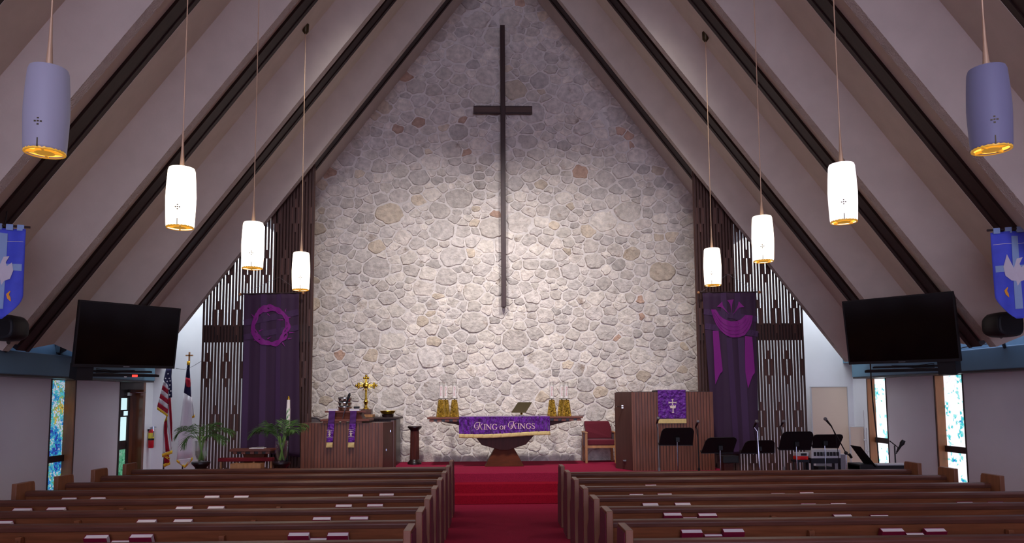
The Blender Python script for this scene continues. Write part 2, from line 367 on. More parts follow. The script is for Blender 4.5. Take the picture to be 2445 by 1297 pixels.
for i, (x, z, r) in enumerate(seeds):
    poly = [(x - .6, z - .5), (x + .6, z - .5), (x + .6, z + .5), (x - .6, z + .5)]
    for j, (a, b, rr) in enumerate(seeds):
        if j == i or abs(a - x) > 1.1 or abs(b - z) > 1.0: continue
        n = (a - x, (b - z) * 1.7); L = n[0] ** 2 + n[1] ** 2
        c = (a * a + 1.7 * b * b - x * x - 1.7 * z * z - .9 * (rr * rr - r * r)) / 2
        poly = clip(poly, n, c)
        if len(poly) < 3: break
    if len(poly) < 3: continue
    k = len(outline)
    for e in range(k):
        p, q = outline[e], outline[(e + 1) % k]; nn = (q[1] - p[1], -(q[0] - p[0]))
        poly = clip(poly, nn, nn[0] * p[0] + nn[1] * p[1])
        if len(poly) < 3: break
    if len(poly) < 3: continue
    ar = abs(sum(poly[e][0] * poly[(e + 1) % len(poly)][1] - poly[(e + 1) % len(poly)][0] * poly[e][1] for e in range(len(poly)))) / 2
    if ar < .006: continue
    cx = sum(p[0] for p in poly) / len(poly); cz = sum(p[1] for p in poly) / len(poly)
    # merge very short edges, round corners, wobble
    q = []
    for e, p in enumerate(poly):
        if not q or math.hypot(p[0] - q[-1][0], p[1] - q[-1][1]) > .035: q.append(p)
    ch = []
    for e in range(len(q)):
        p, s2 = q[e], q[(e + 1) % len(q)]; l = math.hypot(s2[0] - p[0], s2[1] - p[1])
        ch.append((p[0] * .86 + s2[0] * .14, p[1] * .86 + s2[1] * .14))
        if l > .13: ch.append(((p[0] + s2[0]) / 2 + rs.uniform(-.02, .02), (p[1] + s2[1]) / 2 + rs.uniform(-.02, .02)))
        ch.append((p[0] * .14 + s2[0] * .86, p[1] * .14 + s2[1] * .86))
    rad = math.sqrt(ar / PI); jt = rs.uniform(.004, .013)
    ch = [(cx + (p[0] - cx) * (1 - jt / rad) + rs.uniform(-.007, .007), cz + (p[1] - cz) * (1 - jt / rad) + rs.uniform(-.007, .007)) for p in ch]
    stones.append((ar, cx, cz, ch))
ASPECT = 1
stones.sort(key=lambda t: -t[0])
def stone_geo(mb, cx, cz, ch):
    d = rs.uniform(.010, .028); n = len(ch); tx, tz = rs.uniform(-.06, .06), rs.uniform(-.06, .06)
    v = [(x, YF + .01, z) for x, z in ch]
    v += [(cx + (x - cx) * .88, YF - d + tx * (x - cx) + tz * (z - cz) + rs.uniform(-.006, .006), cz + (z - cz) * .88) for x, z in ch]
    v.append((cx, YF - d - rs.uniform(.0, .012), cz))
    mb.add(v, [(e, (e + 1) % n, n + (e + 1) % n, n + e) for e in range(n)] + [(n + e, n + (e + 1) % n, 2 * n) for e in range(n)])
    return len(v)
def stone_col():
    t = rs.random()
    if t < .013: c = (190, 160, 142)
    elif t < .045: c = (206, 192, 174)
    elif t < .11: c = (193, 186, 180)
    else: c = rs.choice([(209, 200, 192), (214, 206, 197), (205, 197, 190), (217, 209, 200), (202, 195, 190), (211, 203, 197)])
    k = rs.uniform(.92, 1.06); return lin(tuple(min(255, x * k * q) for x, q in zip(c, (1.01, 1, .98)))) + (1,)
big = stones[:298]; small = stones[298:]
for ar, cx, cz, ch in big:
    mb = MB(); stone_geo(mb, cx, cz, ch); obj('stone', mb, stone, fw, color=stone_col())
mb = MB(); cl = []
for ar, cx, cz, ch in small:
    n = stone_geo(mb, cx, cz, ch); cl += [stone_col()] * n
tag(obj('small_stones', mb, stone, fw, color=cl), kind='stuff')

# ceiling: folded plaster bays with dark timber beams between them
ce = struct('ceiling')
tz = math.hypot(1, RS)
def roof_pt(s, y, n, z):     # s side, n inward offset; z height measured on the roof plane
    x = RW - (z - 1.9) / RS
    return (s * (x - n * RS / tz), y, z - n / tz)
ZF, ZT = 2.80, 12.36
def fold(s, prof, m, name, parent, z0=ZF, mats=None, bevel=0):
    mb = MB(); n = len(prof)
    vs = [roof_pt(s, y, nn, z) for z in (z0, ZT) for y, nn in prof]
    fs = [(i, (i + 1) % n, n + (i + 1) % n, n + i) for i in range(n)] + [tuple(range(n)), tuple(range(n, 2 * n))]
    mb.add(vs, fs)
    if mats: mb.m = mats + [0, 0]
    return obj(name, mb, m, parent, bevel=bevel)
for k in range(-8, 4):
    y0 = 8.72 + 2.2 * k
    for s in (-1, 1):
        b = fold(s, [(y0, -.2), (y0, .18), (y0 + .28, .18), (y0 + .28, -.2)], darkwood, 'timber_beam', ce, z0=2.74 if k < 3 else 6.4)
        obj('beam_lip', MB().add([roof_pt(s, y, n, z) for z in (2.74 if k < 3 else 6.4, ZT) for y, n in ((y0 + .21, .0), (y0 + .21, .195), (y0 + .28, .195), (y0 + .28, .0))],
            [(0, 1, 5, 4), (1, 2, 6, 5), (2, 3, 7, 6), (3, 0, 4, 7), (0, 1, 2, 3), (4, 5, 6, 7)]), darkwood, b)
        if k < 3:
            fold(s, [(y0 + .28, -.2), (y0 + .28, .2), (y0 + 1.08, .0), (y0 + 1.6, .36), (y0 + 1.74, .36), (y0 + 1.79, .15), (y0 + 2.2, .14), (y0 + 2.2, -.2)],
                 [plaster, stucco], 'plaster_fold', ce, mats=[0, 0, 0, 1, 1, 0, 0, 0])
        else:
            fold(s, [(y0 + .28, -.2), (y0 + .28, .02), (YF + .2, .02), (YF + .2, -.2)], plaster, 'plaster_soffit', ce, z0=5.75)

# ------------------------------------------------------------------ slatted walnut screens
def screen(name, label, x0, x1, zf, zs, s, cols, white_to):
    root = thing(name, label, 'screen', ((x0 + x1) / 2, 15.0, 0))
    n = 34; pitch = (x1 - x0 - .037) / n
    ztop = lambda x: zf + (x - x0) * zs
    for i in range(n + 1):
        x = x0 + i * pitch
        zt = ztop(x + .018) + random.uniform(-.02, .02)
        obj('slat', MB().box(x, x + .037, 15.0, 15.022, 0, zt), slatwood, root)
    for row, zc in enumerate((.38, 1.44, 2.49, 3.54, 4.59, 5.65, 6.7)):
        for i in range(n):
            g = (i - cols - 3 * (row % 2)) % 6
            xa, xb = x0 + i * pitch + .034, x0 + (i + 1) * pitch + .003
            if g == 0: segs = [(zc + .165, zc + .345), (zc - .345, zc - .165)]
            elif g in (1, 5): segs = [(zc - .172, zc + .172)]
            else: continue
            for a, b in segs:
                lim = ztop((xa + xb) / 2) - .06; a, b = max(a, 0), min(b, lim)
                if b - a > .05: obj('spacer_block', MB().box(xa, xb, 15.004, 15.018, a, b), blockwood, root)
    for za, zb in ((3.05, 3.40),):
        r = obj('backing_rail', MB().box(x0 + .02, x1 - .02, 15.032, 15.09, za, zb), darkwood, root)
    # brown sheet painted in for dark void behind the half next to the stone
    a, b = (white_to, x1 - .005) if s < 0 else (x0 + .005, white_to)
    obj('spill_blocker', MB().prism([(white_to, 15.1, 0), (white_to - s * .04, 15.1, 0), (white_to - s * .04, 15.1, ztop(white_to) - .1), (white_to, 15.1, ztop(white_to) - .1)], (0, 1.48, 0)), white, root)  # unseen panel added to keep skylight spill off the stone
    obj('dark_void_sheet', MB().prism([(a, 15.1, 0), (b, 15.1, 0), (b, 15.1, ztop(b) - .12), (a, 15.1, ztop(a) - .12)], (0, .04, 0)), blockwood, root)
    return root
def sc_fit(pa, pb): return (pb.z - pa.z) / (pb.x - pa.x)
a, b = A(490, 692, 15), A(745, 380, 15)
screen('slat_screen', 'tall walnut slat screen left of the stone wall, behind the crown of thorns banner', A(478, 950, 15).x, A(741, 950, 15).x, a.z + (A(478, 950, 15).x - a.x) * sc_fit(a, b), sc_fit(a, b), -1, 1, A(653, 800, 15.1).x)
a, b = A(1655, 372, 15), A(1918, 690, 15)
screen('slat_screen', 'tall walnut slat screen right of the stone wall, behind the draped cloth banner', A(1671, 950, 15).x, A(1925, 950, 15).x, a.z + (A(1671, 950, 15).x - a.x) * sc_fit(a, b), sc_fit(a, b), 1, 4, A(1756, 700, 15.1).x)

# ------------------------------------------------------------------ pews and books
ORD = ['front', 'second', 'third', 'fourth', 'fifth', 'sixth', 'seventh', 'eighth']
def make_pew(label, xa, xb, y, group):
    L = xb - xa; root = thing('pew', label, 'pew', (xa, y, 0), group)
    prof = [(0, 0), (.0, .89), (.35, .89), (.37, .86), (.40, .64), (.50, .56), (.52, .5), (.52, 0)]
    for x in (0, L - .06):
        obj('end_panel', MB().prism([(x, a, b) for a, b in prof], (.06, 0, 0)), pewend, root, local=True, bevel=.006)
    ax = L + .0005 if xa < 0 else -.0065
    hang(obj('side_panel', MB().prism([(ax, a, b) for a, b in ((.025, .02), (.025, .865), (.33, .865), (.35, .84), (.38, .63), (.48, .55), (.495, .5), (.495, .02))], (.006, 0, 0)), endmaroon, root, local=True), 'dark red panel on the aisle side')  # thin maroon sheet over the aisle face of the end
    w0, w1 = .06, L - .06
    obj('top_rail', MB().prism([(w0, a, b) for a, b in ((.17, .718), (.165, .758), (.18, .779), (.25, .784), (.275, .764), (.275, .718))], (w1 - w0, 0, 0)), railwood, root, local=True, bevel=.005)
    obj('backrest', MB().prism([(w0, a, b) for a, b in ((.185, .72), (.215, .72), (.33, .36), (.30, .36))], (w1 - w0, 0, 0)), pewwood, root, local=True)
    obj('seat', MB().prism([(w0, a, b) for a, b in ((.30, .40), (.30, .44), (.70 - .16, .46), (.70 - .16, .42))], (w1 - w0, 0, 0)), pewwood, root, local=True)
    obj('book_rack', MB().box(w0, w1, .11, .28, .42, .435).box(w0, w1, .095, .11, .42, .5), pewwood, root, local=True)
    return root
YL = [12.0, 11.07, 10.155, 9.285, 8.405, 7.55, 6.73, 5.79]
YR = [10.98, 10.115, 9.192, 8.308, 7.455, 6.65, 5.71]
def pew_rows(ys, xa, xb, side, group):
    proto = None
    for i, y in enumerate(ys):
        lab = f'long brown wooden pew, {ORD[i]} from the front in the {side} bank'
        if proto is None: p = proto = make_pew(lab, xa, xb, y, group)
        else: p = dup(proto); p['label'] = lab; p.location = (xa, y, 0)
pew_rows(YL, -6.08, -.868, 'left', 'pews in the left bank'); pew_rows(YR, .768, 6.16, 'right', 'pews in the right bank')

def make_book(w, h, t, name, label, low):
    r = thing(name, label, 'book', (0, 0, 0), 'hymnals in the pew racks')
    # standing, leaning towards the back of the nave; origin at the top near left corner
    obj('pages', MB().box(.004, w - .003, .004, t - .004, -h + .004, -.004), pages, r, local=True)
    obj('cover', MB().box(0, w, 0, .004, -h, 0).box(0, w, t - .004, t, -h, 0).box(0, .004, .004, t - .004, -h, 0), bookred, r, local=True)
    return r
bk = {'hymnal': None, 'songbook': None}
def place_book(side, row, x0, x1, top, k, low=False):
    Y = (YL if side == 'left' else YR)[row]
    yb = Y + .085; P = A(x0, top, yb + .054); Q = A(x1, top, yb + .054)
    nm = 'songbook' if low else 'hymnal'
    cnt = f'{["first", "second", "third", "fourth", "fifth", "sixth"][k]} from the aisle'
    lab = (f'low red songbook between two hymnals, {cnt}, ' if low else f'red hymnal with white pages, {cnt}, ') + f'{ORD[row]} {side} pew'
    if bk[nm] is None: b = bk[nm] = make_book(.18, .19 if not low else .15, (.06 if not low else .042), nm, lab, low)
    else: b = dup(bk[nm]); b['label'] = lab
    b.scale = ((Q.x - P.x) / .18, 1, 1)
    b.location = (P.x, yb, P.z - .06 * .44); b.rotation_euler = (math.radians(26), 0, 0)
BL = {6: [(783, 833, 1271, 0), (742, 782, 1281, 1), (690, 740, 1271, 0), (314, 367, 1275, 0), (270, 313, 1287, 1), (206, 261, 1277, 0)],
      5: [(836, 880, 1233, 0), (748, 791, 1234, 0), (417, 461, 1239, 0), (330, 375, 1240, 0), (-14, 32, 1243, 0)],
      4: [(877, 915, 1203, 0), (802, 841, 1204, 0), (498, 537, 1208, 0), (422, 461, 1209, 0), (115, 158, 1211, 0), (34, 77, 1213, 0)],
      3: [(906, 941, 1178, 0), (832, 867, 1180, 0), (560, 595, 1183, 0), (490, 525, 1183, 0), (218, 253, 1187, 0), (149, 184, 1188, 0)]}
BR = {5: [(1625, 1675, 1264, 0), (1679, 1722, 1272, 1), (1724, 1774, 1262, 0), (2100, 2154, 1261, 0), (2158, 2201, 1269, 1), (2204, 2254, 1261, 0)],
      4: [(1583, 1626, 1224, 0), (1629, 1663, 1232, 1), (1666, 1710, 1225, 0), (1988, 2032, 1228, 0), (2076, 2120, 1229, 0), (2422, 2462, 1229, 0)],
      3: [(1533, 1571, 1201, 0), (1610, 1648, 1200, 0), (1911, 1948, 1202, 0), (1982, 2020, 1201, 0), (2283, 2322, 1198, 0), (2357, 2395, 1198, 0)],
      2: [(1502, 1536, 1179, 0), (1569, 1604, 1178, 0), (1840, 1874, 1177, 0), (1908, 1942, 1175, 0), (2176, 2211, 1175, 0), (2245, 2279, 1175, 0)],
      1: [(1540, 1567, 1157, 0)], 0: [(1738, 1756, 1139, 0), (1791, 1815, 1139, 0), (2008, 2026, 1138, 0)]}
for side, D in (('left', BL), ('right', BR)):
    for row, l in D.items():
        for k, (a, b, t, lw) in enumerate(l): place_book(side, row, a, b, t, k, bool(lw))
# small wooden cup holders on the pew backs
ch0 = None
for side, row, px, py in (('left', 6, 47, 1283), ('left', 6, 531, 1279), ('left', 5, 186, 1243), ('left', 5, 606, 1242), ('left', 4, 292, 1213), ('left', 4, 666, 1210), ('right', 5, 1936, 1267), ('right', 5, 2410, 1265), ('right', 4, 1846, 1232), ('right', 4, 2262, 1232), ('right', 3, 2150, 1201)):
    Y = (YL if side == 'left' else YR)[row]; P = A(px, py, Y + .165)
    lab = f'small wooden cup holder on the back of the {ORD[row]} {side} pew, ' + ('nearer the wall' if (px < 420 or px > 2050) else 'nearer the aisle')
    if ch0 is None:
        ch0 = thing('cup_holder', lab, 'cup holder', P, 'cup holders on the pew backs')
        obj('block', MB().box(-.025, .025, -.03, .024, -.055, 0), pewwood, ch0, local=True, bevel=.004)
        obj('peg', MB().tube([(0, -.04, -.035), (0, -.028, -.035)], .007), pewend, ch0, local=True)
    else:
        c = dup(ch0); c['label'] = lab; c.location = P

# ------------------------------------------------------------------ pendant lamps
LN = ['nearest', 'second nearest', 'third nearest', 'farthest']
def pendant(side, i, X, Y, zb, shade, power):
    s = -1 if side == 'left' else 1
    r = thing('pendant_lamp', f'white cylinder pendant lamp on a brass rod, {LN[i]} in the {side} row', 'lamp', (X, Y, zb), 'pendant lamps over the nave')
    pr = [(.124, 0), (.128, .02), (.136, .2), (.138, .3), (.132, .44), (.124, .56), (.116, .585), (.02, .592)]
    obj('shade', MB().lathe(pr, (0, 0, 0), 32, cap=False), shade, r, smooth=True, local=True, solid=.004)
    obj('diffuser', MB().lathe([(.112, .004), (.112, .02), (.05, .02), (.048, -.002), (.0005, -.002)], (0, 0, 0), 24, cap=False), goldglow, r, smooth=True, local=True)
    rg = MB()
    for k in range(4):
        a = k * PI / 2 + .4; rg.box(.052, .118, -.008, .008, -.008, .012, M=Matrix.Rotation(a, 4, 'Z'))
    rg.lathe([(.052, -.006), (.062, -.006), (.062, .012), (.052, .012)], (0, 0, 0), 20); rg.lathe([(.112, -.008), (.127, -.008), (.127, .006), (.112, .006)], (0, 0, 0), 24, cap=False)
    obj('louvre', rg, louvreglow, r, local=True)
    for a in ((4.9,) if side == 'left' else (4.3,)):     # little cross cut-outs in the glass
        M = Matrix.Rotation(a - PI / 2 + .5 * 0, 4, 'Z'); rad = .137
        c = MB(); 
        for u, v in ((-.018, .17), (.018, .17), (0, .192), (0, .15), (0, .171)): c.box(u - .006, u + .006, rad - .004, rad + .002, v - .005, v + .005, M=M)
        c.box(-.0035, .0035, .124, .1335, .0, .06, M=M)
        tag(obj('cross_cutout', c, bronze, r, local=True), kind='stuff')
    ztop = roof_pt(s, Y, 0, 1.9 + (RW - abs(X)) * RS)[2] - .15 - zb
    obj('stem_cone', MB().lathe([(.024, .59), (.02, .66), (.012, .8), (.0075, .96)], (0, 0, 0), 12), brassrod, r, smooth=True, local=True)
    obj('rod', MB().lathe([(.0062, .95), (.0062, ztop)], (0, 0, 0), 8).lathe([(.009, 1.9), (.009, 1.93)], (0, 0, 0), 8).lathe([(.009, 3.1), (.009, 3.13)], (0, 0, 0), 8), brassrod, r, smooth=True, local=True)
    obj('canopy', MB().lathe([(.02, ztop - .14), (.05, ztop - .1), (.055, ztop + .02)], (0, 0, 0), 16), bronze, r, smooth=True, local=True)
    if power:
        d = bpy.data.lights.new('downlight', 'SPOT'); d.energy = power; d.color = (1, .86, .68); d.shadow_soft_size = .1; d.spot_size = math.radians(150); d.spot_blend = 1
        o = bpy.data.objects.new('downlight', d); COL.objects.link(o); o.parent = r; o.location = (0, 0, -.03)
for i, (Y, zl, zr) in enumerate(((5.0, 3.585, 3.63), (7.2, 3.58, 3.64), (9.4, 3.565, 3.65), (11.6, 3.61, 3.672))):
    pendant('left', i, -3.285 + (.05 if i == 3 else 0), Y, zl, (shade_vignette, shade_on, shade_on, shade_on)[i], (0, 50, 80, 80)[i])
    pendant('right', i, 3.295, Y, zr, (shade_vignette_deep, shade_mid, shade_on, shade_on)[i], (0, 40, 80, 80)[i])

# ------------------------------------------------------------------ great wooden cross
cr = thing('wall_cross', 'tall slim dark wooden cross hung on the stone wall', 'cross', (.04, 16.48, 3.92))
obj('upright', MB().box(-.055 + .04, .055 + .04, 16.36, 16.5, 3.92, 10.47), crosswood, cr, bevel=.006)
arm = obj('crossbar', MB().box(-.63, .712, 16.40, 16.49, 8.39, 8.56), crosswood, cr, bevel=.005)
obj('inlay', MB().box(-.615, -.02, 16.394, 16.40, 8.41, 8.525).box(.1, .697, 16.394, 16.40, 8.41, 8.525), crossface, arm)
obj('wall_bracket', MB().box(0, .08, 16.49, 16.62, 4.6, 4.75).box(0, .08, 16.49, 16.62, 8.3, 8.45).box(0, .08, 16.49, 16.62, 9.9, 10.05), blackmetal, cr)

# ------------------------------------------------------------------ purple banners
def ribbon(mb, pts, w, fn, mi=0):
    n = len(pts); L = []; Rr = []
    for i in range(n):
        a, b = pts[max(i - 1, 0)], pts[min(i + 1, n - 1)]; dx, dy = b[0] - a[0], b[1] - a[1]; l = math.hypot(dx, dy) or 1
        ww = (w[i] if isinstance(w, (list, tuple)) else w) / 2
        L.append(fn(pts[i][0] - dy / l * ww, pts[i][1] + dx / l * ww)); Rr.append(fn(pts[i][0] + dy / l * ww, pts[i][1] - dx / l * ww))
    mb.add(L + Rr, [(i, i + 1, n + i + 1, n + i) for i in range(n - 1)], mi)
def arc(cx, cy, rx, ry, a0, a1, n=14): return [(cx + rx * math.cos(math.radians(a0 + (a1 - a0) * i / n)), cy + ry * math.sin(math.radians(a0 + (a1 - a0) * i / n))) for i in range(n + 1)]
BY = 14.86
def banner(label, c, peak, sgn):
    TL, TR, BLc, BRc = [A(px, py, BY) for px, py in c]
    root = thing('banner', label, 'banner', ((TL.x + TR.x) / 2, BY, BLc.z), 'purple Lenten banners on the slat screens')
    def bend(x, z): return BY + .014 * math.sin(x * 16 + .4) * (.3 + .7 * (TL.z - z) / (TL.z - BLc.z)) + .004 * math.sin(x * 37)
    def cl(u, v):
        t = TL.lerp(TR, u); b = BLc.lerp(BRc, u); p = t.lerp(b, v); return (p.x, bend(p.x, p.z), p.z)
    obj('cloth', MB().sheet(cl, 84, 30), bannercloth, root, smooth=True, solid=.006)
    def pr(off=.008):
        def fn(px, py): p = A(px, py, BY); return (p.x, bend(p.x, p.z) - off, p.z)
        return fn
    zt = TL.z + .015
    rod = obj('rod', MB().tube([(TL.x - .06, BY, TL.z + .005), (TR.x + .06, BY, TR.z + .005)], .014), darkwood, root)
    obj('finial', MB().ball((TL.x - .08, BY, TL.z), .03).ball((TR.x + .08, BY, TR.z), .03), oak, rod, smooth=True)
    P = A(*peak, BY); P.y = 14.965
    obj('cord', MB().tube([(TL.x - .05, BY, TL.z), P, (TR.x + .05, BY, TR.z)], .003, 5), grey, root)
    return root, pr
b1, pr = banner('dark purple banner with a magenta crown of thorns, on the left slat screen', [(583, 703), (714, 700), (577, 1077), (716, 1092)], (663, 660), -1)
s18 = 180 / 1459
def q1(x, y): return (560 + x * s18, 690 + y * s18)
mb = MB(); f = pr(.012)
for a, b, w in (((185, 660), (1235, 450), 118), ((185, 940), (1235, 745), 110)):
    n = 20; ribbon(mb, [(q1(a[0] + (b[0] - a[0]) * i / n, a[1] + (b[1] - a[1]) * i / n)) for i in range(n + 1)], w * s18, f)
for x0, x1, w in ((570, 530, 115), (860, 830, 90), (240, 180, 110)):
    y0 = 110 if x0 > 300 else 1000
    ribbon(mb, [(560 + (x0 + (x1 - x0) * i / 24) * s18, 690 + y0 * s18 + (1082 - 690 - y0 * s18) * i / 24) for i in range(25)], w * s18, f)
obj('printed_band', mb, bannerband, b1)
mb = MB(); f = pr(.02); rr = random.Random(4)
for k in range(7):     # interwoven thorny stems
    ph = rr.uniform(0, 2 * PI); ph2 = rr.uniform(0, 2 * PI); cx0, cy0 = 700 + rr.uniform(-12, 12), 715 + rr.uniform(-12, 12)
    a0 = rr.uniform(0, 2 * PI); span = rr.uniform(1.1, 1.7) * PI if k > 2 else 2 * PI; pts = []
    for i in range(61):
        a = a0 + span * i / 60; wob = 1 + .10 * math.sin(4 * a + ph) + .05 * math.sin(7 * a + ph2)
        pts.append(q1(cx0 + 345 * wob * math.cos(a) * .96, cy0 + 345 * wob * math.sin(a)))
    ribbon(mb, pts, (30 if k < 3 else 24) * s18, f)
for x, y, dx, dy in ((690, 390, -20, -60), (490, 420, -20, -60), (380, 540, -60, -60), (985, 440, 20, -60), (940, 600, -110, 0), (1060, 850, 110, -10), (1040, 970, 80, -20), (930, 1040, 55, 80), (640, 970, 80, -50), (430, 980, -60, 30), (350, 800, -40, 60), (480, 820, 90, -40), (640, 480, 50, 50), (1040, 560, 60, -10)):
    p = q1(x, y); q = q1(x + dx, y + dy); ribbon(mb, [p, q], [26 * s18, 1 * s18], f)
obj('crown_of_thorns', mb, magenta, b1)

b2, pr = banner('dark purple banner with draped magenta cloth and three nails, on the right slat screen', [(1677, 699), (1804, 698), (1704, 1083), (1813, 1085)], (1742, 653), 1)
def q2(x, y): return (1660 + x * s18, 690 + y * s18)
mb = MB(); f = pr(.012)
for a, b, w in (((165, 440), (1195, 585), 112), ((190, 720), (1215, 875), 112)):
    ribbon(mb, [q2(a[0] + (b[0] - a[0]) * i / 20, a[1] + (b[1] - a[1]) * i / 20) for i in range(21)], w * s18, f)
for x0, x1, yb, w in ((540, 560, 620, 110), (810, 830, 600, 110), (650, 800, 3150, 110), (880, 1000, 3150, 120)):
    y0 = 80 if yb < 1000 else 950
    ribbon(mb, [q2(x0 + (x1 - x0) * i / 24, y0 + (yb - y0) * i / 24) for i in range(25)], w * s18, f)
obj('printed_band', mb, bannerband, b2)
mb = MB(); f = pr(.02); n = 48
up = [(305, 400), (395, 402), (470, 520), (560, 590), (680, 632), (790, 628), (880, 590), (960, 510)]
dn = [(300, 405), (345, 560), (400, 690), (480, 800), (590, 900), (700, 942), (830, 940), (950, 900), (1040, 780), (1090, 650), (1105, 520)]
def samp(pl, t):
    t *= len(pl) - 1; i = min(int(t), len(pl) - 2); u = t - i; return (pl[i][0] * (1 - u) + pl[i + 1][0] * u, pl[i][1] * (1 - u) + pl[i + 1][1] * u)
vs = []
for j in range(5):
    for i in range(n + 1):
        a, b = samp(up, i / n), samp(dn, i / n); vs.append(f(*q2(a[0] + (b[0] - a[0]) * j / 4, a[1] + (b[1] - a[1]) * j / 4)))
mb.add(vs, [(j * (n + 1) + i, j * (n + 1) + i + 1, (j + 1) * (n + 1) + i + 1, (j + 1) * (n + 1) + i) for j in range(4) for i in range(n)])
s22 = 220 / 679
for L_, R_ in (([(188, 340), (196, 500), (200, 600), (208, 735)], [(232, 340), (245, 470), (264, 640), (240, 655)]), ([(425, 380), (425, 520), (428, 650), (448, 765)], [(478, 385), (488, 500), (500, 650), (478, 670)])):
    m_ = 14; va = [f(1640 + samp(L_, i / m_)[0] * s22, 680 + samp(L_, i / m_)[1] * s22) for i in range(m_ + 1)]; vb = [f(1640 + samp(R_, i / m_)[0] * s22, 680 + samp(R_, i / m_)[1] * s22) for i in range(m_ + 1)]
    mb.add(va + vb, [(i, i + 1, m_ + 2 + i, m_ + 1 + i) for i in range(m_)])
obj('draped_cloth_print', mb, magenta, b2)
mb = MB()
for pts in ([(610, 215), (740, 215), (710, 300), (695, 470), (670, 300)], [(410, 340), (525, 250), (530, 340), (645, 490), (500, 350)], [(825, 255), (955, 340), (850, 350), (720, 500), (815, 350)]):
    a_, b_ = pts[0], pts[1]; tip = pts[3]; mid = ((pts[2][0] + pts[4][0]) / 2, (pts[2][1] + pts[4][1]) / 2); hw = math.hypot(a_[0] - b_[0], a_[1] - b_[1])
    ribbon(mb, [q2((a_[0] + b_[0]) / 2 + (mid[0] - (a_[0] + b_[0]) / 2) * t, (a_[1] + b_[1]) / 2 + (mid[1] - (a_[1] + b_[1]) / 2) * t) for t in (0, .25, .5, .75, 1)] + [q2(mid[0] + (tip[0] - mid[0]) * t, mid[1] + (tip[1] - mid[1]) * t) for t in (.25, .5, .75, 1)], [hw * s18 * k for k in (1, .8, .6, .45, .3, .2, .12, .06, .02)], f)
obj('nail_print', mb, magenta, b2)
mb = MB(); f = pr(.026)
for t in (.35, .6, .82):
    ribbon(mb, [q2(*((lambda a, b: (a[0] + (b[0] - a[0]) * t, a[1] + (b[1] - a[1]) * t))(samp(up, .08 + .84 * i / 20), samp(dn, .08 + .84 * i / 20)))) for i in range(21)], 5 * s18, f)
obj('fold_line', mb, magenta2, b2)

# ------------------------------------------------------------------ altar
al = thing('altar_table', 'long dark wooden altar table with cantilevered top on a tapering base', 'table', (.04, 15.5, .5))
obj('tabletop', MB().box(-1.545, 1.617, 15.1, 15.9, 1.475, 1.512), tablewood, al, bevel=.006)
obj('sub_rail', MB().box(-1.49, 1.56, 15.14, 15.86, 1.428, 1.475), blackwood, al)
for i in range(20):
    x = -1.46 + i * 3.0 / 19; obj('dentil_block', MB().box(x - .045, x + .045, 15.115, 15.14, 1.425, 1.472), tablewood, al)
z = lambda py: A(1200, py, 15.3).z
X_ = lambda px: A(px, 1040, 15.3).x
obj('bracket_beam', MB().prism([(X_(1050), 15.25, 1.428), (X_(1090), 15.25, 1.36), (X_(1120), 15.25, 1.27), (X_(1150), 15.25, z(1062)), (X_(1195), 15.25, z(1075)), (X_(1212), 15.25, z(1075)), (X_(1255), 15.25, z(1062)), (X_(1290), 15.25, 1.27), (X_(1330), 15.25, 1.36), (X_(1368), 15.25, 1.428)], (0, .5, 0)), redwood, al, bevel=.006)
obj('pedestal_base', MB().prism([(X_(1184), 15.3, z(1066)), (X_(1224), 15.3, z(1066)), (X_(1251), 15.3, .5), (X_(1157), 15.3, .5)], (0, .4, 0)), basewood, al, bevel=.006)
# frontal cloth
CYF = 15.075
cx0, cx1 = A(1096, 1020, CYF).x, A(1313, 1020, CYF).x; cz0 = 1.517
def wav(x, zz):
    d = max(0, min(1, (cz0 - zz) / .4)); return CYF - .016 * d * math.sin(x * 34 + 3 * math.sin(zz * 6)) - .009 * math.sin(x * 67 + zz * 14) * d - .012
fc = thing('altar_cloth', 'shiny purple satin altar cloth lettered KING OF KINGS with gold hem', 'cloth', ((cx0 + cx1) / 2, 15.1, 1.513))
zb = lambda u: A(1096 + 217 * u, 1037 - 5 * u + 2 * math.sin(u * 5), CYF).z
def cf(u, v):
    x = cx0 + (cx1 - cx0) * u
    if v < .25: return (x, 15.88 - (15.88 - CYF) * v / .25, cz0)
    zz = cz0 + (zb(u) - cz0) * (v - .25) / .75; return (x, wav(x, zz), zz)
obj('satin_panel', MB().sheet(cf, 150, 36), satin, fc, smooth=True, solid=.005)
def hem(u, v):
    x = cx0 + (cx1 - cx0) * u + (.01 if u > .5 else 0) * v; zz = zb(u) + .004 - .078 * v; return (x, wav(x, zb(u)) - .002, zz)
hang(obj('gold_hem', MB().sheet(hem, 60, 3), goldcloth, fc, smooth=True, solid=.007), 'pale gold hem band')
sc = 230 / 2445
def TX(x, y): p = A(1090 + x * sc, 980 + y * sc, CYF); return (p.x, wav(p.x, p.z) - .009, p.z)
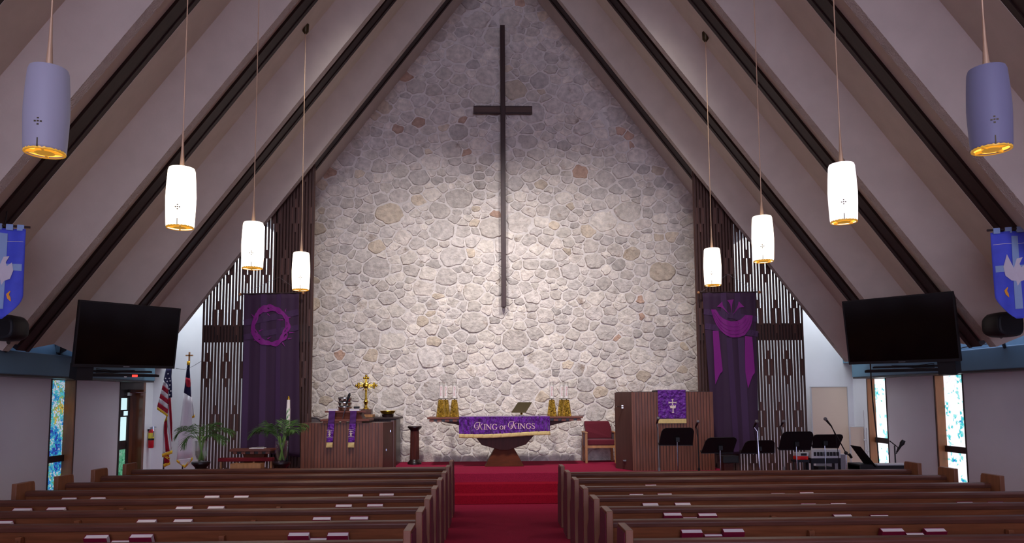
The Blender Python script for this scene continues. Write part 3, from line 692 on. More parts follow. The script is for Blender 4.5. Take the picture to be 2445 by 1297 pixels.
def text_glyphs():
    G = []
    def st(pts, w): G.append((pts, w))
    def sub(pts, n=6):
        o = []
        for i in range(len(pts) - 1):
            for k in range(n): o.append((pts[i][0] + (pts[i + 1][0] - pts[i][0]) * k / n, pts[i][1] + (pts[i + 1][1] - pts[i][1]) * k / n))
        return o + [pts[-1]]
    def swK(dx, dy):
        P = lambda l: [(x + dx, y + dy) for x, y in l]
        st(P([(490, 318), (530, 306), (610, 312)]), 9)
        st(P([(592, 314), (586, 360), (572, 420), (556, 465), (532, 490), (505, 494), (497, 484)]), [10, 22, 24, 22, 14, 12, 8])
        st(P([(500, 320), (470, 350), (455, 390), (458, 430), (480, 455), (512, 450), (540, 425), (545, 400), (528, 388), (512, 398)]), [6, 12, 18, 16, 10, 8, 9, 8, 7, 5])
        st(P([(590, 405), (625, 372), (650, 348), (674, 340)]), [8, 11, 10, 6])
        st(P([(602, 396), (618, 440), (636, 478), (660, 492)]), [12, 20, 20, 8])
    def I(x0, x1, t, b):
        c = (x0 + x1) / 2; st(sub([(c, t), (c, b)]), 21); st([(x0, t + 3), (x1, t + 3)], 6); st([(x0, b - 3), (x1, b - 3)], 6)
    def N(x0, x1, t, b):
        st(sub([(x0 + 18, t), (x0 + 18, b)]), 9); st(sub([(x0 + 16, t + 6), (x1 - 18, b - 4)]), 22); st(sub([(x1 - 18, t), (x1 - 18, b)]), 9)
        for c, yy in ((x0 + 16, t + 3), (x0 + 18, b - 3), (x1 - 18, t + 3)): st([(c - 20, yy), (c + 20, yy)], 6)
    def Gg(x0, x1, t, b):
        cx, cy, rx, ry = (x0 + x1) / 2, (t + b) / 2, (x1 - x0) / 2 - 8, (b - t) / 2 - 5
        a = arc(cx, cy, rx, ry, -35, -325, 22); st(a, [7 + 14 * abs(math.cos(math.radians(-35 - 290 * i / 22))) for i in range(23)])
        st([(x1 - 14, cy + 8), (x1 - 14, b - 16)], 17); st([(x1 - 40, cy + 10), (x1 + 2, cy + 10)], 6); st([(x1 - 14, t + 4), (x1 - 14, t + 42)], 6)
    def O(x0, x1, t, b):
        cx, cy, rx, ry = (x0 + x1) / 2, (t + b) / 2, (x1 - x0) / 2 - 8, (b - t) / 2 - 4
        st(arc(cx, cy, rx, ry, 0, 360, 24), [6 + 13 * abs(math.cos(2 * PI * i / 24)) for i in range(25)])
    def Ff(x0, x1, t, b):
        st(sub([(x0 + 18, t), (x0 + 18, b)]), 16); st([(x0, t + 3), (x1, t + 3)], 6); st([(x1 - 3, t), (x1 - 3, t + 22)], 6); st([(x0 + 18, (t + b) / 2 - 3), (x1 - 14, (t + b) / 2 - 3)], 6); st([(x0, b - 3), (x0 + 38, b - 3)], 6)
    def Ss(x0, x1, t, b):
        cx = (x0 + x1) / 2; h = (b - t) / 4; rx = (x1 - x0) / 2 - 6
        a = arc(cx, t + h, rx * .9, h - 4, -30, -180, 8) + [(cx - rx * .55, t + 1.55 * h), (cx, t + 2 * h), (cx + rx * .6, t + 2.45 * h)] + arc(cx, t + 3 * h, rx, h - 4, 0, 155, 8)
        st(a, [5, 6, 7, 8, 9, 10, 12, 13, 14, 18, 20, 18, 14, 13, 12, 10, 9, 8, 7, 6, 5])
        st([(cx + rx * .8, t + 4), (cx + rx * .8, t + 34)], 6); st([(cx - rx * .95, b - 36), (cx - rx * .95, b - 4)], 6)
    swK(0, 0); I(690, 745, 350, 492); N(750, 888, 350, 490); Gg(908, 1032, 345, 495); O(1094, 1188, 388, 488); Ff(1198, 1262, 388, 484)
    swK(858, -24); I(1548, 1602, 330, 466); N(1608, 1746, 330, 466); Gg(1764, 1888, 325, 470); Ss(1902, 1992, 328, 470)
    return G
mb = MB()
for pts, w in text_glyphs(): ribbon(mb, pts, w if not isinstance(w, list) else w[:len(pts)] + [w[-1]] * max(0, len(pts) - len(w)), TX)
hang(obj('lettering', mb, pinkivory, fc), 'pale pink embroidered words KING OF KINGS')

# candle stands on the altar
def candle(px, Y, lab, grp, top):
    P = A(px, 996, Y); r = thing('candle_stand', lab, 'candle', (P.x, Y, 1.512), grp)
    hb = A(px, 955, Y).z - 1.512; zt = A(px, 953, Y).z - 1.512; ze = A(px, 920, Y).z - 1.512
    obj('brass_cone', MB().lathe([(.102, 0), (.096, .05), (.078, hb * .55), (.056, hb)], (0, 0, 0), 24), hammered, r, smooth=True, local=True)
    obj('drip_plate', MB().lathe([(.012, hb), (.012, zt), (.062, zt + .003), (.062, zt + .012)], (0, 0, 0), 20), bronze, r, local=True)
    cz = zt + .012
    cdl = obj('candle', MB().lathe([(.042, cz), (.042, ze), (.006, ze + .004), (.003, ze + .03)], (0, 0, 0), 20), candlewhite, r, smooth=True, local=True)
    obj('glass_follower', MB().lathe([(.0435, ze - .015), (.046, ze), (.046, ze + .07)], (0, 0, 0), 20, cap=False), glass, r, smooth=True, local=True, solid=.002)
    m = MB(); fr = lambda u, v: (u, -math.sqrt(max(.0001, .0445 ** 2 - u * u)), cz + v)      # chi rho
    for pts in ([(-.004, .05), (-.004, .24)], [(-.004, .236), (.016, .225), (.02, .2), (.012, .175), (-.004, .17)], [(-.018, .1), (.016, .16 - .1 + .0)], [(-.018, .06), (.016, .11)]): ribbon(m, pts, .006, fr)
    obj('chi_rho_print', m, pinkish, cdl, local=True)
candle(1053, 15.3, 'brass cone candle stand, leftmost on the altar', 'altar candle stands', 0)
candle(1064, 15.62, 'brass cone candle stand half hidden behind the leftmost one on the altar', 'altar candle stands', 0)
candle(1085, 15.35, 'brass cone candle stand just left of the altar cloth, third from the left', 'altar candle stands', 0)
candle(1318, 15.35, 'brass cone candle stand standing alone just right of the altar cloth', 'altar candle stands', 0)
candle(1342, 15.62, 'brass cone candle stand behind the rightmost one on the altar', 'altar candle stands', 0)
candle(1353, 15.3, 'brass cone candle stand, rightmost on the altar', 'altar candle stands', 0)
# missal stand
ms = thing('missal_stand', 'tilted dark brass bible stand on the purple altar cloth', 'book stand', (A(1245, 995, 15.4).x, 15.4, 1.52))
c4 = [A(1221, 986, 15.28), A(1255, 986, 15.28), A(1270, 962, 15.46), A(1237, 962, 15.46)]
obj('desk_plate', MB().prism(c4, (0, .012, .012)), bronze, ms)
obj('ledge_wire', MB().tube([A(1240, 962, 15.44), A(1243, 958, 15.46), A(1262, 957, 15.46), A(1266, 962, 15.46)], .004), steel, ms)
xm = A(1245, 990, 15.4).x
obj('post', MB().lathe([(.012, .02), (.03, .05), (.014, .08), (.02, .12), (.006, .17)], (xm, 15.4, 1.52), 14), brass, ms, smooth=True)
hang(obj('foot', MB().lathe([(.06, 0), (.06, .022), (.014, .03)], (xm, 15.4, 1.52), 20), candlewhite, ms, smooth=True), 'white round foot')

# ------------------------------------------------------------------ slatted desks
def slat_desk(root, foot, z0, z1, nsl, facemat, slm, proud=.02):
    obj('body', MB().prism([(x, y, z0) for x, y in foot], (0, 0, z1 - z0)), facemat, root, bevel=.004)
    (xa, ya), (xb, yb) = foot[0], foot[1]
    p = (xb - xa) / nsl
    for i in range(nsl):
        x = xa + i * p
        obj('slat', MB().box(x + p * .14, x + p * .86, ya - proud, ya + .004, z0, z1 - .004), slm, root)
    obj('corner_post', MB().box(xa - .02, xa + p * .3, ya - .006, ya + .012, z0, z1), slm, root); obj('corner_post', MB().box(xb - p * .3, xb + .02, ya - .006, ya + .012, z0, z1), slm, root)
pu = thing('pulpit', 'tall walnut slatted pulpit at the right with a dark flared side', 'pulpit', (3.2, 14.5, .5))
slat_desk(pu, [(2.465, 14.2), (4.0, 14.2), (4.08, 14.75), (A(1467, 938, 14.75).x, 14.75)], .5, 1.99, 27, deskdark, deskwood)
obj('top_cap', MB().prism([(2.24, 14.73, 1.99), (2.49, 14.24, 1.99), (3.98, 14.24, 1.99), (4.06, 14.73, 1.99)], (0, 0, .012)), darkwood, pu)
obj('book_rest', MB().box(A(1567, 936, 14.2).x, A(1638, 936, 14.2).x, 14.22, 14.6, 1.99, 2.025), darkwood, pu)
obj('latch', MB().tube([(2.36, 14.5, 1.71), (2.19, 14.42, 1.715)], .012).box(2.3, 2.36, 14.48, 14.53, 1.68, 1.74), steel, pu)
obj('latch', MB().box(2.3, 2.36, 14.4, 14.5, .66, .69), steel, pu)
# pulpit fall
pf = thing('pulpit_fall', 'purple satin pulpit cloth with ivory cross and crown and gold hem', 'cloth', (A(1604, 940, 14.17).x, 14.17, 2.03))
fx0, fx1 = A(1571, 970, 14.165).x, A(1638, 970, 14.165).x; fz1 = 2.028; fz0 = A(1604, 1001, 14.165).z
def pw(x, zz): return 14.163 - .006 * math.sin(x * 23 + zz * 17) * min(1, max(0, (fz1 - zz) * 3))
def pfn(u, v):
    x = fx0 + (fx1 - fx0) * u
    if v < .2: return (x, 14.55 - (14.55 - 14.163) * v / .2, fz1 + .004)
    zz = fz1 + .004 + (fz0 - fz1) * (v - .2) / .8; return (x, pw(x, zz), zz)
obj('satin_panel', MB().sheet(pfn, 24, 24), satin2, pf, smooth=True, solid=.005)
hang(obj('gold_hem', MB().sheet(lambda u, v: (fx0 + (fx1 - fx0) * u, pw(fx0 + (fx1 - fx0) * u, fz0) - .002, fz0 + .004 - .082 * v), 12, 2), goldcloth, pf, solid=.006), 'gold hem band')
s20 = 400 / 1995
def emb(pts_w, fn): 
    m = MB()
    for pts, w in pts_w: ribbon(m, pts, w, fn)
    return m
def fe(x, y): p = A(1440 + x * s20, 880 + y * s20, 14.163); return (p.x, pw(p.x, p.z) - .006, p.z)
L_ = [([(826, 365), (826, 440)], 11), ([(832, 470), (832, 528)], 11), ([(782, 407), (870, 407)], 11), ([(814, 370), (838, 370)], 10), ([(818, 525), (844, 525)], 10), ([(783, 396), (783, 418)], 9), ([(869, 396), (869, 418)], 9)]
hang(obj('cross_emblem', emb(L_, fe), ivory, pf), 'ivory embroidered cross')
m = MB(); cp = [(790, 438), (808, 452), (816, 436), (828, 452), (842, 434), (848, 450), (868, 436), (862, 474), (800, 474)]
m.add([fe(*p) for p in cp] + [fe(830, 466)], [(i, (i + 1) % 9, 9) for i in range(9)]); obj('crown_emblem', m, ivory, pf)

le = thing('lectern', 'low wide walnut slatted lectern at the left with a dark glossy side', 'lectern', (-3.07, 14.6, .5))
slat_desk(le, [(-3.822, 14.2), (-2.324, 14.2), (A(944, 1010, 14.7).x, 14.7), (-3.9, 14.7)], .5, 1.445, 25, deskdark, deskwood)
obj('side_frame', MB().prism([(-2.21, 14.62, .5), (-2.18, 14.7, .5), (-2.12, 14.7, .5), (-2.15, 14.62, .5)], (0, 0, .97)), deskdark, le)
obj('latch', MB().box(-2.225, -2.195, 14.5, 14.54, 1.25, 1.29).box(-2.28, -2.25, 14.35, 14.39, .9, .94), chrome, le)  # chrome bits added to stand in for bright glints on the side
zz = lambda py: A(820, py, 14.25).z; xx = lambda px: A(px, 1000, 14.25).x
DT = zz(981.5)
obj('lower_tray', MB().box(xx(768), xx(884), 14.14, 14.69, 1.475, 1.515), tablewood, le, bevel=.004)
for a, b in ((774, 789), (796, 812), (817, 829), (852, 866)):
    obj('tray_block', MB().box(xx(a), xx(b), 14.155, 14.18, 1.44, 1.475), tablewood, le)
obj('book_desk', MB().prism([(xx(790), 14.26, 1.515), (xx(866), 14.26, 1.515), (xx(857), 14.22, DT - .03), (xx(792), 14.22, DT - .03)], (0, .4, 0)), tablewood, le)
obj('desk_board', MB().prism([(xx(777), 14.2, DT - .03), (xx(874), 14.2, DT - .03), (xx(878), 14.66, DT - .03), (xx(786), 14.66, DT - .03)], (0, 0, .03)), tablewood, le)
# stoles
def stole(label, p0, p1, wpx, emx):
    w = wpx * 14.12 / FPX / 2; r = thing('stole', label, 'stole', A(*p0, 14.12))
    def yy(z_): return 14.12 if z_ < 1.5 else 14.12 + .0
    def strip(t0, t1, name, m, off=0, sag=.004, bv=0):
        def fn(u, v):
            t = t0 + (t1 - t0) * v; P = A(p0[0] + (p1[0] - p0[0]) * t, p0[1] + (p1[1] - p0[1]) * t, 14.12)
            return (P.x + (u - .5) * 2 * w, P.y - off - sag * math.sin(t * 40 + u * 3), P.z)
        return obj(name, MB().sheet(fn, 6, 14), m, r, smooth=True, solid=.006)
    def topf(u, v):
        P = A(*p0, 14.12); return (P.x + (u - .5) * 2 * w, 14.12 + .05 * (1 - v), P.z + .002)
    obj('top_fold', MB().sheet(topf, 3, 3), velvet, r, solid=.005)
    strip(0, .34, 'velvet_band', velvet); strip(.34, .87, 'satin_band', satin2, .002); hang(strip(.86, 1, 'gold_end', goldcloth, .004), 'gold tasselled end')
    def fn(u, v):
        P = A(emx[0] + u, emx[1] + v, 14.12); return (P.x, P.y - .012, P.z)
    m = MB()
    for pts, ww in (([(0, -8), (0, 4)], 1.5), ([(-4, -5), (4, -5)], 1.5), ([(-7, -9.5), (7, -9.5)], .8), ([(-7, 7), (7, 7)], .8)): ribbon(m, pts, ww, fn)
    m.add([fn(-3.5, -1), fn(3.5, -1), fn(0, 4.5)], [(0, 1, 2)]); ribbon(m, [(-2.5, 4.8), (2.5, 4.8)], 1.2, fn)
    obj('emblem', m, ivory, r)
stole('left one of two narrow purple stoles hanging over the slatted lectern front', (793, 982), (786, 1069), 15, (787, 1037))
stole('right one of two narrow purple stoles hanging over the slatted lectern front', (844, 982), (838, 1069), 15, (838, 1036))
def open_book(label, a, b, py):
    x0, x1 = xx(a), xx(b); z0 = DT; r = thing('white_book', label, 'book', ((x0 + x1) / 2, 14.4, z0))
    obj('pages', MB().box(x0 + .006, x1 - .006, 14.225, 14.355, z0 + .006, z0 + .032), pages, r); obj('cover', MB().box(x0, x1, 14.22, 14.36, z0, z0 + .006).box(x0, x1, 14.22, 14.36, z0 + .032, z0 + .04), whitepaper, r)
open_book('white book lying on the lectern desk left of the steel trays', 783, 807, 981.5); open_book('white book lying on the lectern desk right of the steel trays', 834, 859, 982)
tag(obj('spectacle_case', MB().box(xx(844), xx(857), 14.25, 14.33, DT + .04, DT + .085), black, bevel=.008), 'small black case on the right white book', 'case')
ts = thing('communion_trays', 'stack of polished steel communion trays with a knob lid on the lectern', 'trays', (xx(817), 14.5, DT))
tz0 = DT
for i in range(3):
    zq = tz0 + i * .085
    obj('tray', MB().lathe([(.10, zq), (.118, zq + .01), (.128, zq + .06), (.134, zq + .066), (.134, zq + .082), (.12, zq + .084)], (xx(817), 14.51, 0), 28), steel, ts, smooth=True)
obj('lid', MB().lathe([(.134, tz0 + .254), (.12, tz0 + .265), (.02, tz0 + .275), (.01, tz0 + .29), (.02, tz0 + .305), (.001, tz0 + .31)], (xx(817), 14.51, 0), 24), steel, ts, smooth=True)
gm = thing('lectern_microphone', 'black gooseneck microphone leaning up from the lectern tray', 'microphone', A(818, 1000, 14.165))
obj('gooseneck', MB().tube([A(818, 1000, 14.165), A(822, 985, 14.165), A(827, 966, 14.165)], [.011, .008, .006]), chrome, gm, smooth=True)
obj('capsule', MB().tube([A(827, 966, 14.165), A(831, 952, 14.165), A(834, 944, 14.165), A(835, 939, 14.165)], [.016, .02, .027, .014], 10), black, gm, smooth=True)

# credenza behind the lectern with brass cross and bowl
cz1 = A(900, 997, 15.75).z; x0, x1 = A(862, 1050, 15.7).x, A(946, 1050, 15.7).x
cz_ = thing('credenza', 'dark ribbed cabinet with overhanging top behind the lectern', 'cabinet', ((x0 + x1) / 2, 15.9, .5))
obj('body', MB().box(x0, x1, 15.7, 16.4, .5, cz1 - .04), blackwood, cz_); 
obj('cabinet_top', MB().box(x0 - .02, x1 + .055, 15.62, 16.45, cz1 - .04, cz1), darkwood, cz_, bevel=.006)
for i in range(18):
    x = x0 + .02 + i * (x1 - x0 - .04) / 17; obj('rib', MB().box(x - .012, x + .012, 15.675, 15.7, .52, cz1 - .05), slatwood, cz_)
xc = A(874, 930, 15.95).x; zb_ = cz1
ped = thing('cross_plinth', 'small stepped wooden plinth under the brass cross', 'plinth', (xc, 15.95, zb_))
obj('plinth_base', MB().box(xc - .13, xc + .17, 15.8, 16.12, zb_, zb_ + .06), oak, ped, bevel=.004); obj('plinth_block', MB().box(xc - .09, xc + .13, 15.84, 16.06, zb_ + .06, zb_ + .17), deskdark, ped, bevel=.004)
bc = thing('altar_cross', 'ornate polished brass cross on a wooden plinth behind the lectern', 'cross', (xc, 15.95, zb_ + .17))
T = lambda px, py: A(px, py, 15.95)
zt_ = T(874, 897).z; za = T(874, 921).z; xl, xr = T(850, 921).x, T(899, 921).x; zk = zb_ + .17
obj('shaft', MB().lathe([(.07, 0), (.07, .015), (.04, .03), (.026, .08), (.04, .13), (.05, .16), (.03, .2), (.024, .26), (.024, za - zk - .05)], (xc, 15.95, zk), 16), brass, bc, smooth=True)
def flory(m, c, d, s_):
    c = Vector(c); d = Vector(d); e = Vector((d.z, 0, -d.x))
    for k in (d, e, -e): m.ball(c + k * s_ * (1.1 if k is d else .9), s_ * .62, 10)
    m.ball(c, s_ * .75, 10)
m = MB().box(xl + .06, xr - .06, 15.93, 15.97, za - .025, za + .025).box(xc - .025, xc + .025, 15.93, 15.97, za - .1, zt_ - .05)
flory(m, (xl + .055, 15.95, za), (-1, 0, 0), .045); flory(m, (xr - .055, 15.95, za), (1, 0, 0), .045); flory(m, (xc, 15.95, zt_ - .055), (0, 0, 1), .045)
obj('arms', m, brass, bc, smooth=True, bevel=.003)
m = MB()
for k in range(12):
    a = k * PI / 6; m.tube([(xc, 15.93, za), (xc + .14 * math.cos(a), 15.93, za + .14 * math.sin(a))], [.014, .004], 6)
m.lathe([(.001, 0), (.06, .0), (.06, .03), (.03, .045)], (0, 0, 0), 16); 
for i in range(len(m.v) - 64, len(m.v)): x, y, z_ = m.v[i]; m.v[i] = (xc + x, 15.935 - z_, za + y)
obj('sunburst', m, brass, bc, smooth=True)
xb_ = A(926, 992, 15.9).x
bo = thing('brass_bowl', 'wide shallow brass bowl on a dark ring, on the ribbed cabinet', 'bowl', (xb_, 15.9, cz1))
obj('ring_stand', MB().lathe([(.115, 0), (.12, .03), (.13, .06), (.1, .065)], (xb_, 15.9, cz1), 24), blackwood, bo, smooth=True)
obj('bowl', MB().lathe([(.07, .062), (.13, .075), (.155, .12), (.168, .128), (.165, .135), (.12, .1), (.02, .08)], (xb_, 15.9, cz1), 28), brass, bo, smooth=True)
# wicker chair back behind lectern
wx0, wx1 = A(728, 1000, 15.25).x, A(768, 1000, 15.25).x; wz = A(745, 997, 15.25).z; wc = (wx0 + wx1) / 2; wr = (wx1 - wx0) / 2
wk = thing('wicker_chair', 'grey wicker chair, only its rounded back showing behind the lectern', 'chair', (wc, 15.4, .5))
pts = [(wc - wr, 15.25, .95)] + [(wc + wr * math.cos(math.radians(a)), 15.25, wz - .12 + .12 * math.sin(math.radians(a))) for a in range(180, -1, -15)] + [(wc + wr, 15.25, .95)]
obj('backrest', MB().prism(pts, (0, .03, 0)), wicker, wk); obj('rim', MB().tube(pts, .016), wicker, wk, smooth=True)
obj('seat', MB().box(wc - wr, wc + wr, 15.25, 15.65, .9, .95), wicker, wk, bevel=.01)
for sx in (-1, 1):
    for sy in (15.27, 15.62): obj('leg', MB().tube([(wc + sx * (wr - .02), sy, .5), (wc + sx * (wr - .02), sy, .9)], .016), wicker, wk)

# fluted pedestals
def pedestal(label, x, y, z0, h, grp):
    r = thing('fluted_pedestal', label, 'pedestal', (x, y, z0), grp)
    k = h / .82
    obj('capital', MB().lathe([(.092, h - .1 * k), (.1, h - .08 * k), (.13, h - .05 * k), (.15, h - .03), (.15, h)], (0, 0, 0), 28), blackwood, r, smooth=True, local=True)
    obj('shaft', MB().lathe([(.096, .1), (.092, h - .1 * k)], (0, 0, 0), 32, flute=1, fl=.09), redwood, r, local=True)
    obj('base', MB().lathe([(.15, 0), (.15, .03), (.13, .055), (.11, .08), (.098, .1)], (0, 0, 0), 28), blackwood, r, smooth=True, local=True)
    return r
pedestal('dark red fluted wooden pedestal standing empty left of the altar', A(990, 1060, 16.05).x, 16.05, .5, A(990, 1018, 16.05).z - .5, 'fluted pedestals')

# burgundy armchair
ac = thing('armchair', 'burgundy upholstered armchair with pale oak frame beside the pulpit', 'armchair', (2.05, 16.0, .5))
ax0, ax1 = 1.75, 2.43
for x in (ax0, ax1 - .05):
    obj('front_leg', MB().box(x, x + .05, 15.86, 15.91, .5, 1.15), oak, ac, bevel=.004); obj('rear_leg', MB().box(x, x + .05, 16.38, 16.43, .5, 1.15), oak, ac, bevel=.004)
    obj('armrest', MB().box(x - .005, x + .055, 15.85, 16.44, 1.13, 1.16), oak, ac, bevel=.006); obj('side_pad', MB().box(x + .012, x + .04, 15.91, 16.38, .85, 1.13), redfabric, ac)
obj('seat_rail', MB().box(ax0 + .05, ax1 - .05, 15.865, 15.9, .82, .875), oak, ac)
obj('seat_cushion', MB().box(ax0 + .05, ax1 - .05, 15.85, 16.36, .876, 1.0), redfabric, ac, bevel=.025)
obj('back_cushion', MB().prism([(ax0 + .052, 16.2, 1.0), (ax1 - .052, 16.2, 1.0), (ax1 - .052, 16.2, 1.2), (ax1 - .1, 16.26, 1.38), (ax0 + .04, 16.26, 1.38), (ax0 + .03, 16.26, 1.3), (ax0 + .052, 16.22, 1.16)], (0, .12, 0)), redfabric, ac, bevel=.025)

# ------------------------------------------------------------------ televisions
def tv(label, c, Y, red, side):
    TL, TR, BLc = A(*c[0], Y[0]), A(*c[1], Y[1]), A(*c[2], Y[2])
    ex = (TR - TL).normalized(); w = (TR - TL).length; d = (BLc - TL); ez = -(d - ex * d.dot(ex)).normalized(); h = abs(d.dot(ez)); ey = ez.cross(ex)   # ey points away from viewer
    M = Matrix((ex, ey, ez)).transposed().to_4x4(); M.translation = TL - ez * h
    r = thing('television', label, 'television', M.translation)
    obj('casing', MB().box(0, w, .01, .06, 0, h, M=M), black, r, bevel=.008)
    b = .022
    obj('bezel', MB().box(0, w, -.004, .01, h - b, h, M=M).box(0, w, -.004, .01, 0, b * 1.9, M=M).box(0, b, -.004, .01, b * 1.9, h - b, M=M).box(w - b, w, -.004, .01, b * 1.9, h - b, M=M), black, r)
    obj('screen', MB().box(b, w - b, .002, .012, b * 1.9, h - b, M=M), blackgloss, r)
    obj('badge', MB().box(w * .47, w * .53, -.007, -.004, .012, .022, M=M), grey, r)
    s = 1 if side == 'right' else -1; F = 7.55 if s > 0 else -7.3
    ap = (215, 852) if s < 0 else (2245, 842); q = A(*ap, Y[0] * .45 + Y[1] * .55 + .12)
    obj('wall_arm', MB().tube([q, AX(ap[0], ap[1] + 4, F + s * .02)], .03), blackmetal, r)
    return r, M, w, h
tl, Ml, tw, th = tv('large black flat television on the left ledge, tilted down', [(190, 716), (432, 737), (175, 876)], (10.5, 11.65, 10.61), True, 'left')
tr, Mr, tw2, th2 = tv('large black flat television on the right ledge, tilted down', [(2010, 720), (2277, 695), (2028, 871)], (11.5, 10.3, 11.61), False, 'right')
# shelf units hung under the televisions
def avshelf(label, M, w, flip, side):
    f = lambda u: (w * (1 - u) if flip else w * u)
    def bx(u0, u1, y0, y1, z0, z1): a, b = sorted((f(u0), f(u1))); return MB().box(a, b, y0, y1, z0, z1, M=M)
    r = thing('equipment_shelf', label, 'shelf', M @ Vector((w * .5, .1, -.1)))
    obj('mount_box', bx(.06, .21, .06, .3, -.2, .02), black, r)
    obj('top_bar', bx(.21, .80, .1, .16, -.085, -.06), black, r)
    b = obj('equipment_bar', bx(.2, .88, .1, .2, -.15, -.115), blackmetal, r)
    m = MB()
    for k in range(4): m.tube([M @ Vector((f(.24), .08, -.03 - .02 * k)), M @ Vector((f(.4), .09, -.06 - .012 * k)), M @ Vector((f(.62), .1, -.05))], .006, 6)
    obj('cables', m, black, r)
    return r, bx
av, bx = avshelf('black equipment bar with a red light under the left television', Ml, tw, False, 'left')
hang(obj('indicator', bx(.60, .65, .085, .1, -.15, -.115), redled, av), 'glowing red indicator')
obj('knob', bx(.52, .545, .09, .1, -.158, -.14), lightgrey, av)
avshelf('black equipment bar under the right television', Mr, tw2, True, 'right')

# floodlight and ledge clutter
P = AX(142, 832, -7.5); fl_ = thing('floodlight', 'small silver and black floodlight on the left teal ledge', 'light', (P.x, P.y, 2.64))
obj('foot', MB().box(P.x - .06, P.x + .06, P.y - .14, P.y + .2, 2.64, 2.66).tube([(P.x, P.y, 2.66), (P.x, P.y, 2.74)], .02), blackmetal, fl_)
hd = Matrix.Translation((P.x, P.y, 2.84)) @ Matrix.Rotation(math.radians(20), 4, 'X') @ Matrix.Rotation(math.radians(14), 4, 'Y')
obj('housing', MB().box(-.08, .08, -.12, .1, -.13, .12, M=hd), blackmetal, fl_, bevel=.02); obj('reflector', MB().box(.0, .075, -.125, -.12, -.1, .13, M=hd).box(-.06, .07, -.11, .08, .121, .135, M=hd), steel, fl_)
lc = MB().tube([AX(2270, 838, 7.5), AX(2300, 830, 7.45), AX(2340, 823, 7.45), AX(2375, 820, 7.45)], .008, 6)
tag(obj('ledge_cable', lc, black), 'black cable running along the right teal ledge', 'cable')
# wall speakers
def speaker(label, px, py, s):
    Y = 9.6; c = A(px, py, Y); r = thing('wall_speaker', label, 'speaker', (c.x, Y, c.z - .16), 'black wall speakers under the blue banners')
    m = MB(); n = 20; W_, H_ = .2, .165
    pr = []
    for i in range(n):
        a = 2 * PI * i / n; ca, sa = math.cos(a), math.sin(a)
        pr.append((math.copysign(abs(ca) ** .6, ca) * W_, math.copysign(abs(sa) ** .6, sa) * H_))
    rings = [(.86, -.14), (1, -.1), (1, .1), (.8, .2)]
    vs = [(c.x + k * x, Y + y, c.z + k * z_) for k, y in rings for x, z_ in pr]
    fs = [(j * n + i, j * n + (i + 1) % n, (j + 1) * n + (i + 1) % n, (j + 1) * n + i) for j in range(3) for i in range(n)] + [tuple(range(n))[::-1], tuple(range(3 * n, 4 * n))]
    obj('cabinet', MB().add(vs, fs), black, r, smooth=True)
    obj('grille', MB().add([(c.x + .82 * x, Y - .146, c.z + .82 * z_) for x, z_ in pr] + [(c.x + .7 * x, Y - .152, c.z + .7 * z_) for x, z_ in pr], [(i, (i + 1) % n, n + (i + 1) % n, n + i) for i in range(n)] + [tuple(range(n, 2 * n))]), blackmetal, r)
    e = AX(px, py + 6, -7.32 if s < 0 else 7.57)
    obj('bracket', MB().tube([(c.x, Y + .1, c.z - .05), (e.x, e.y, 2.62)], .025), blackmetal, r)
speaker('black rounded wall speaker under the left blue banner', 16, 784, -1); speaker('black rounded wall speaker under the right blue banner', 2396, 776, 1)
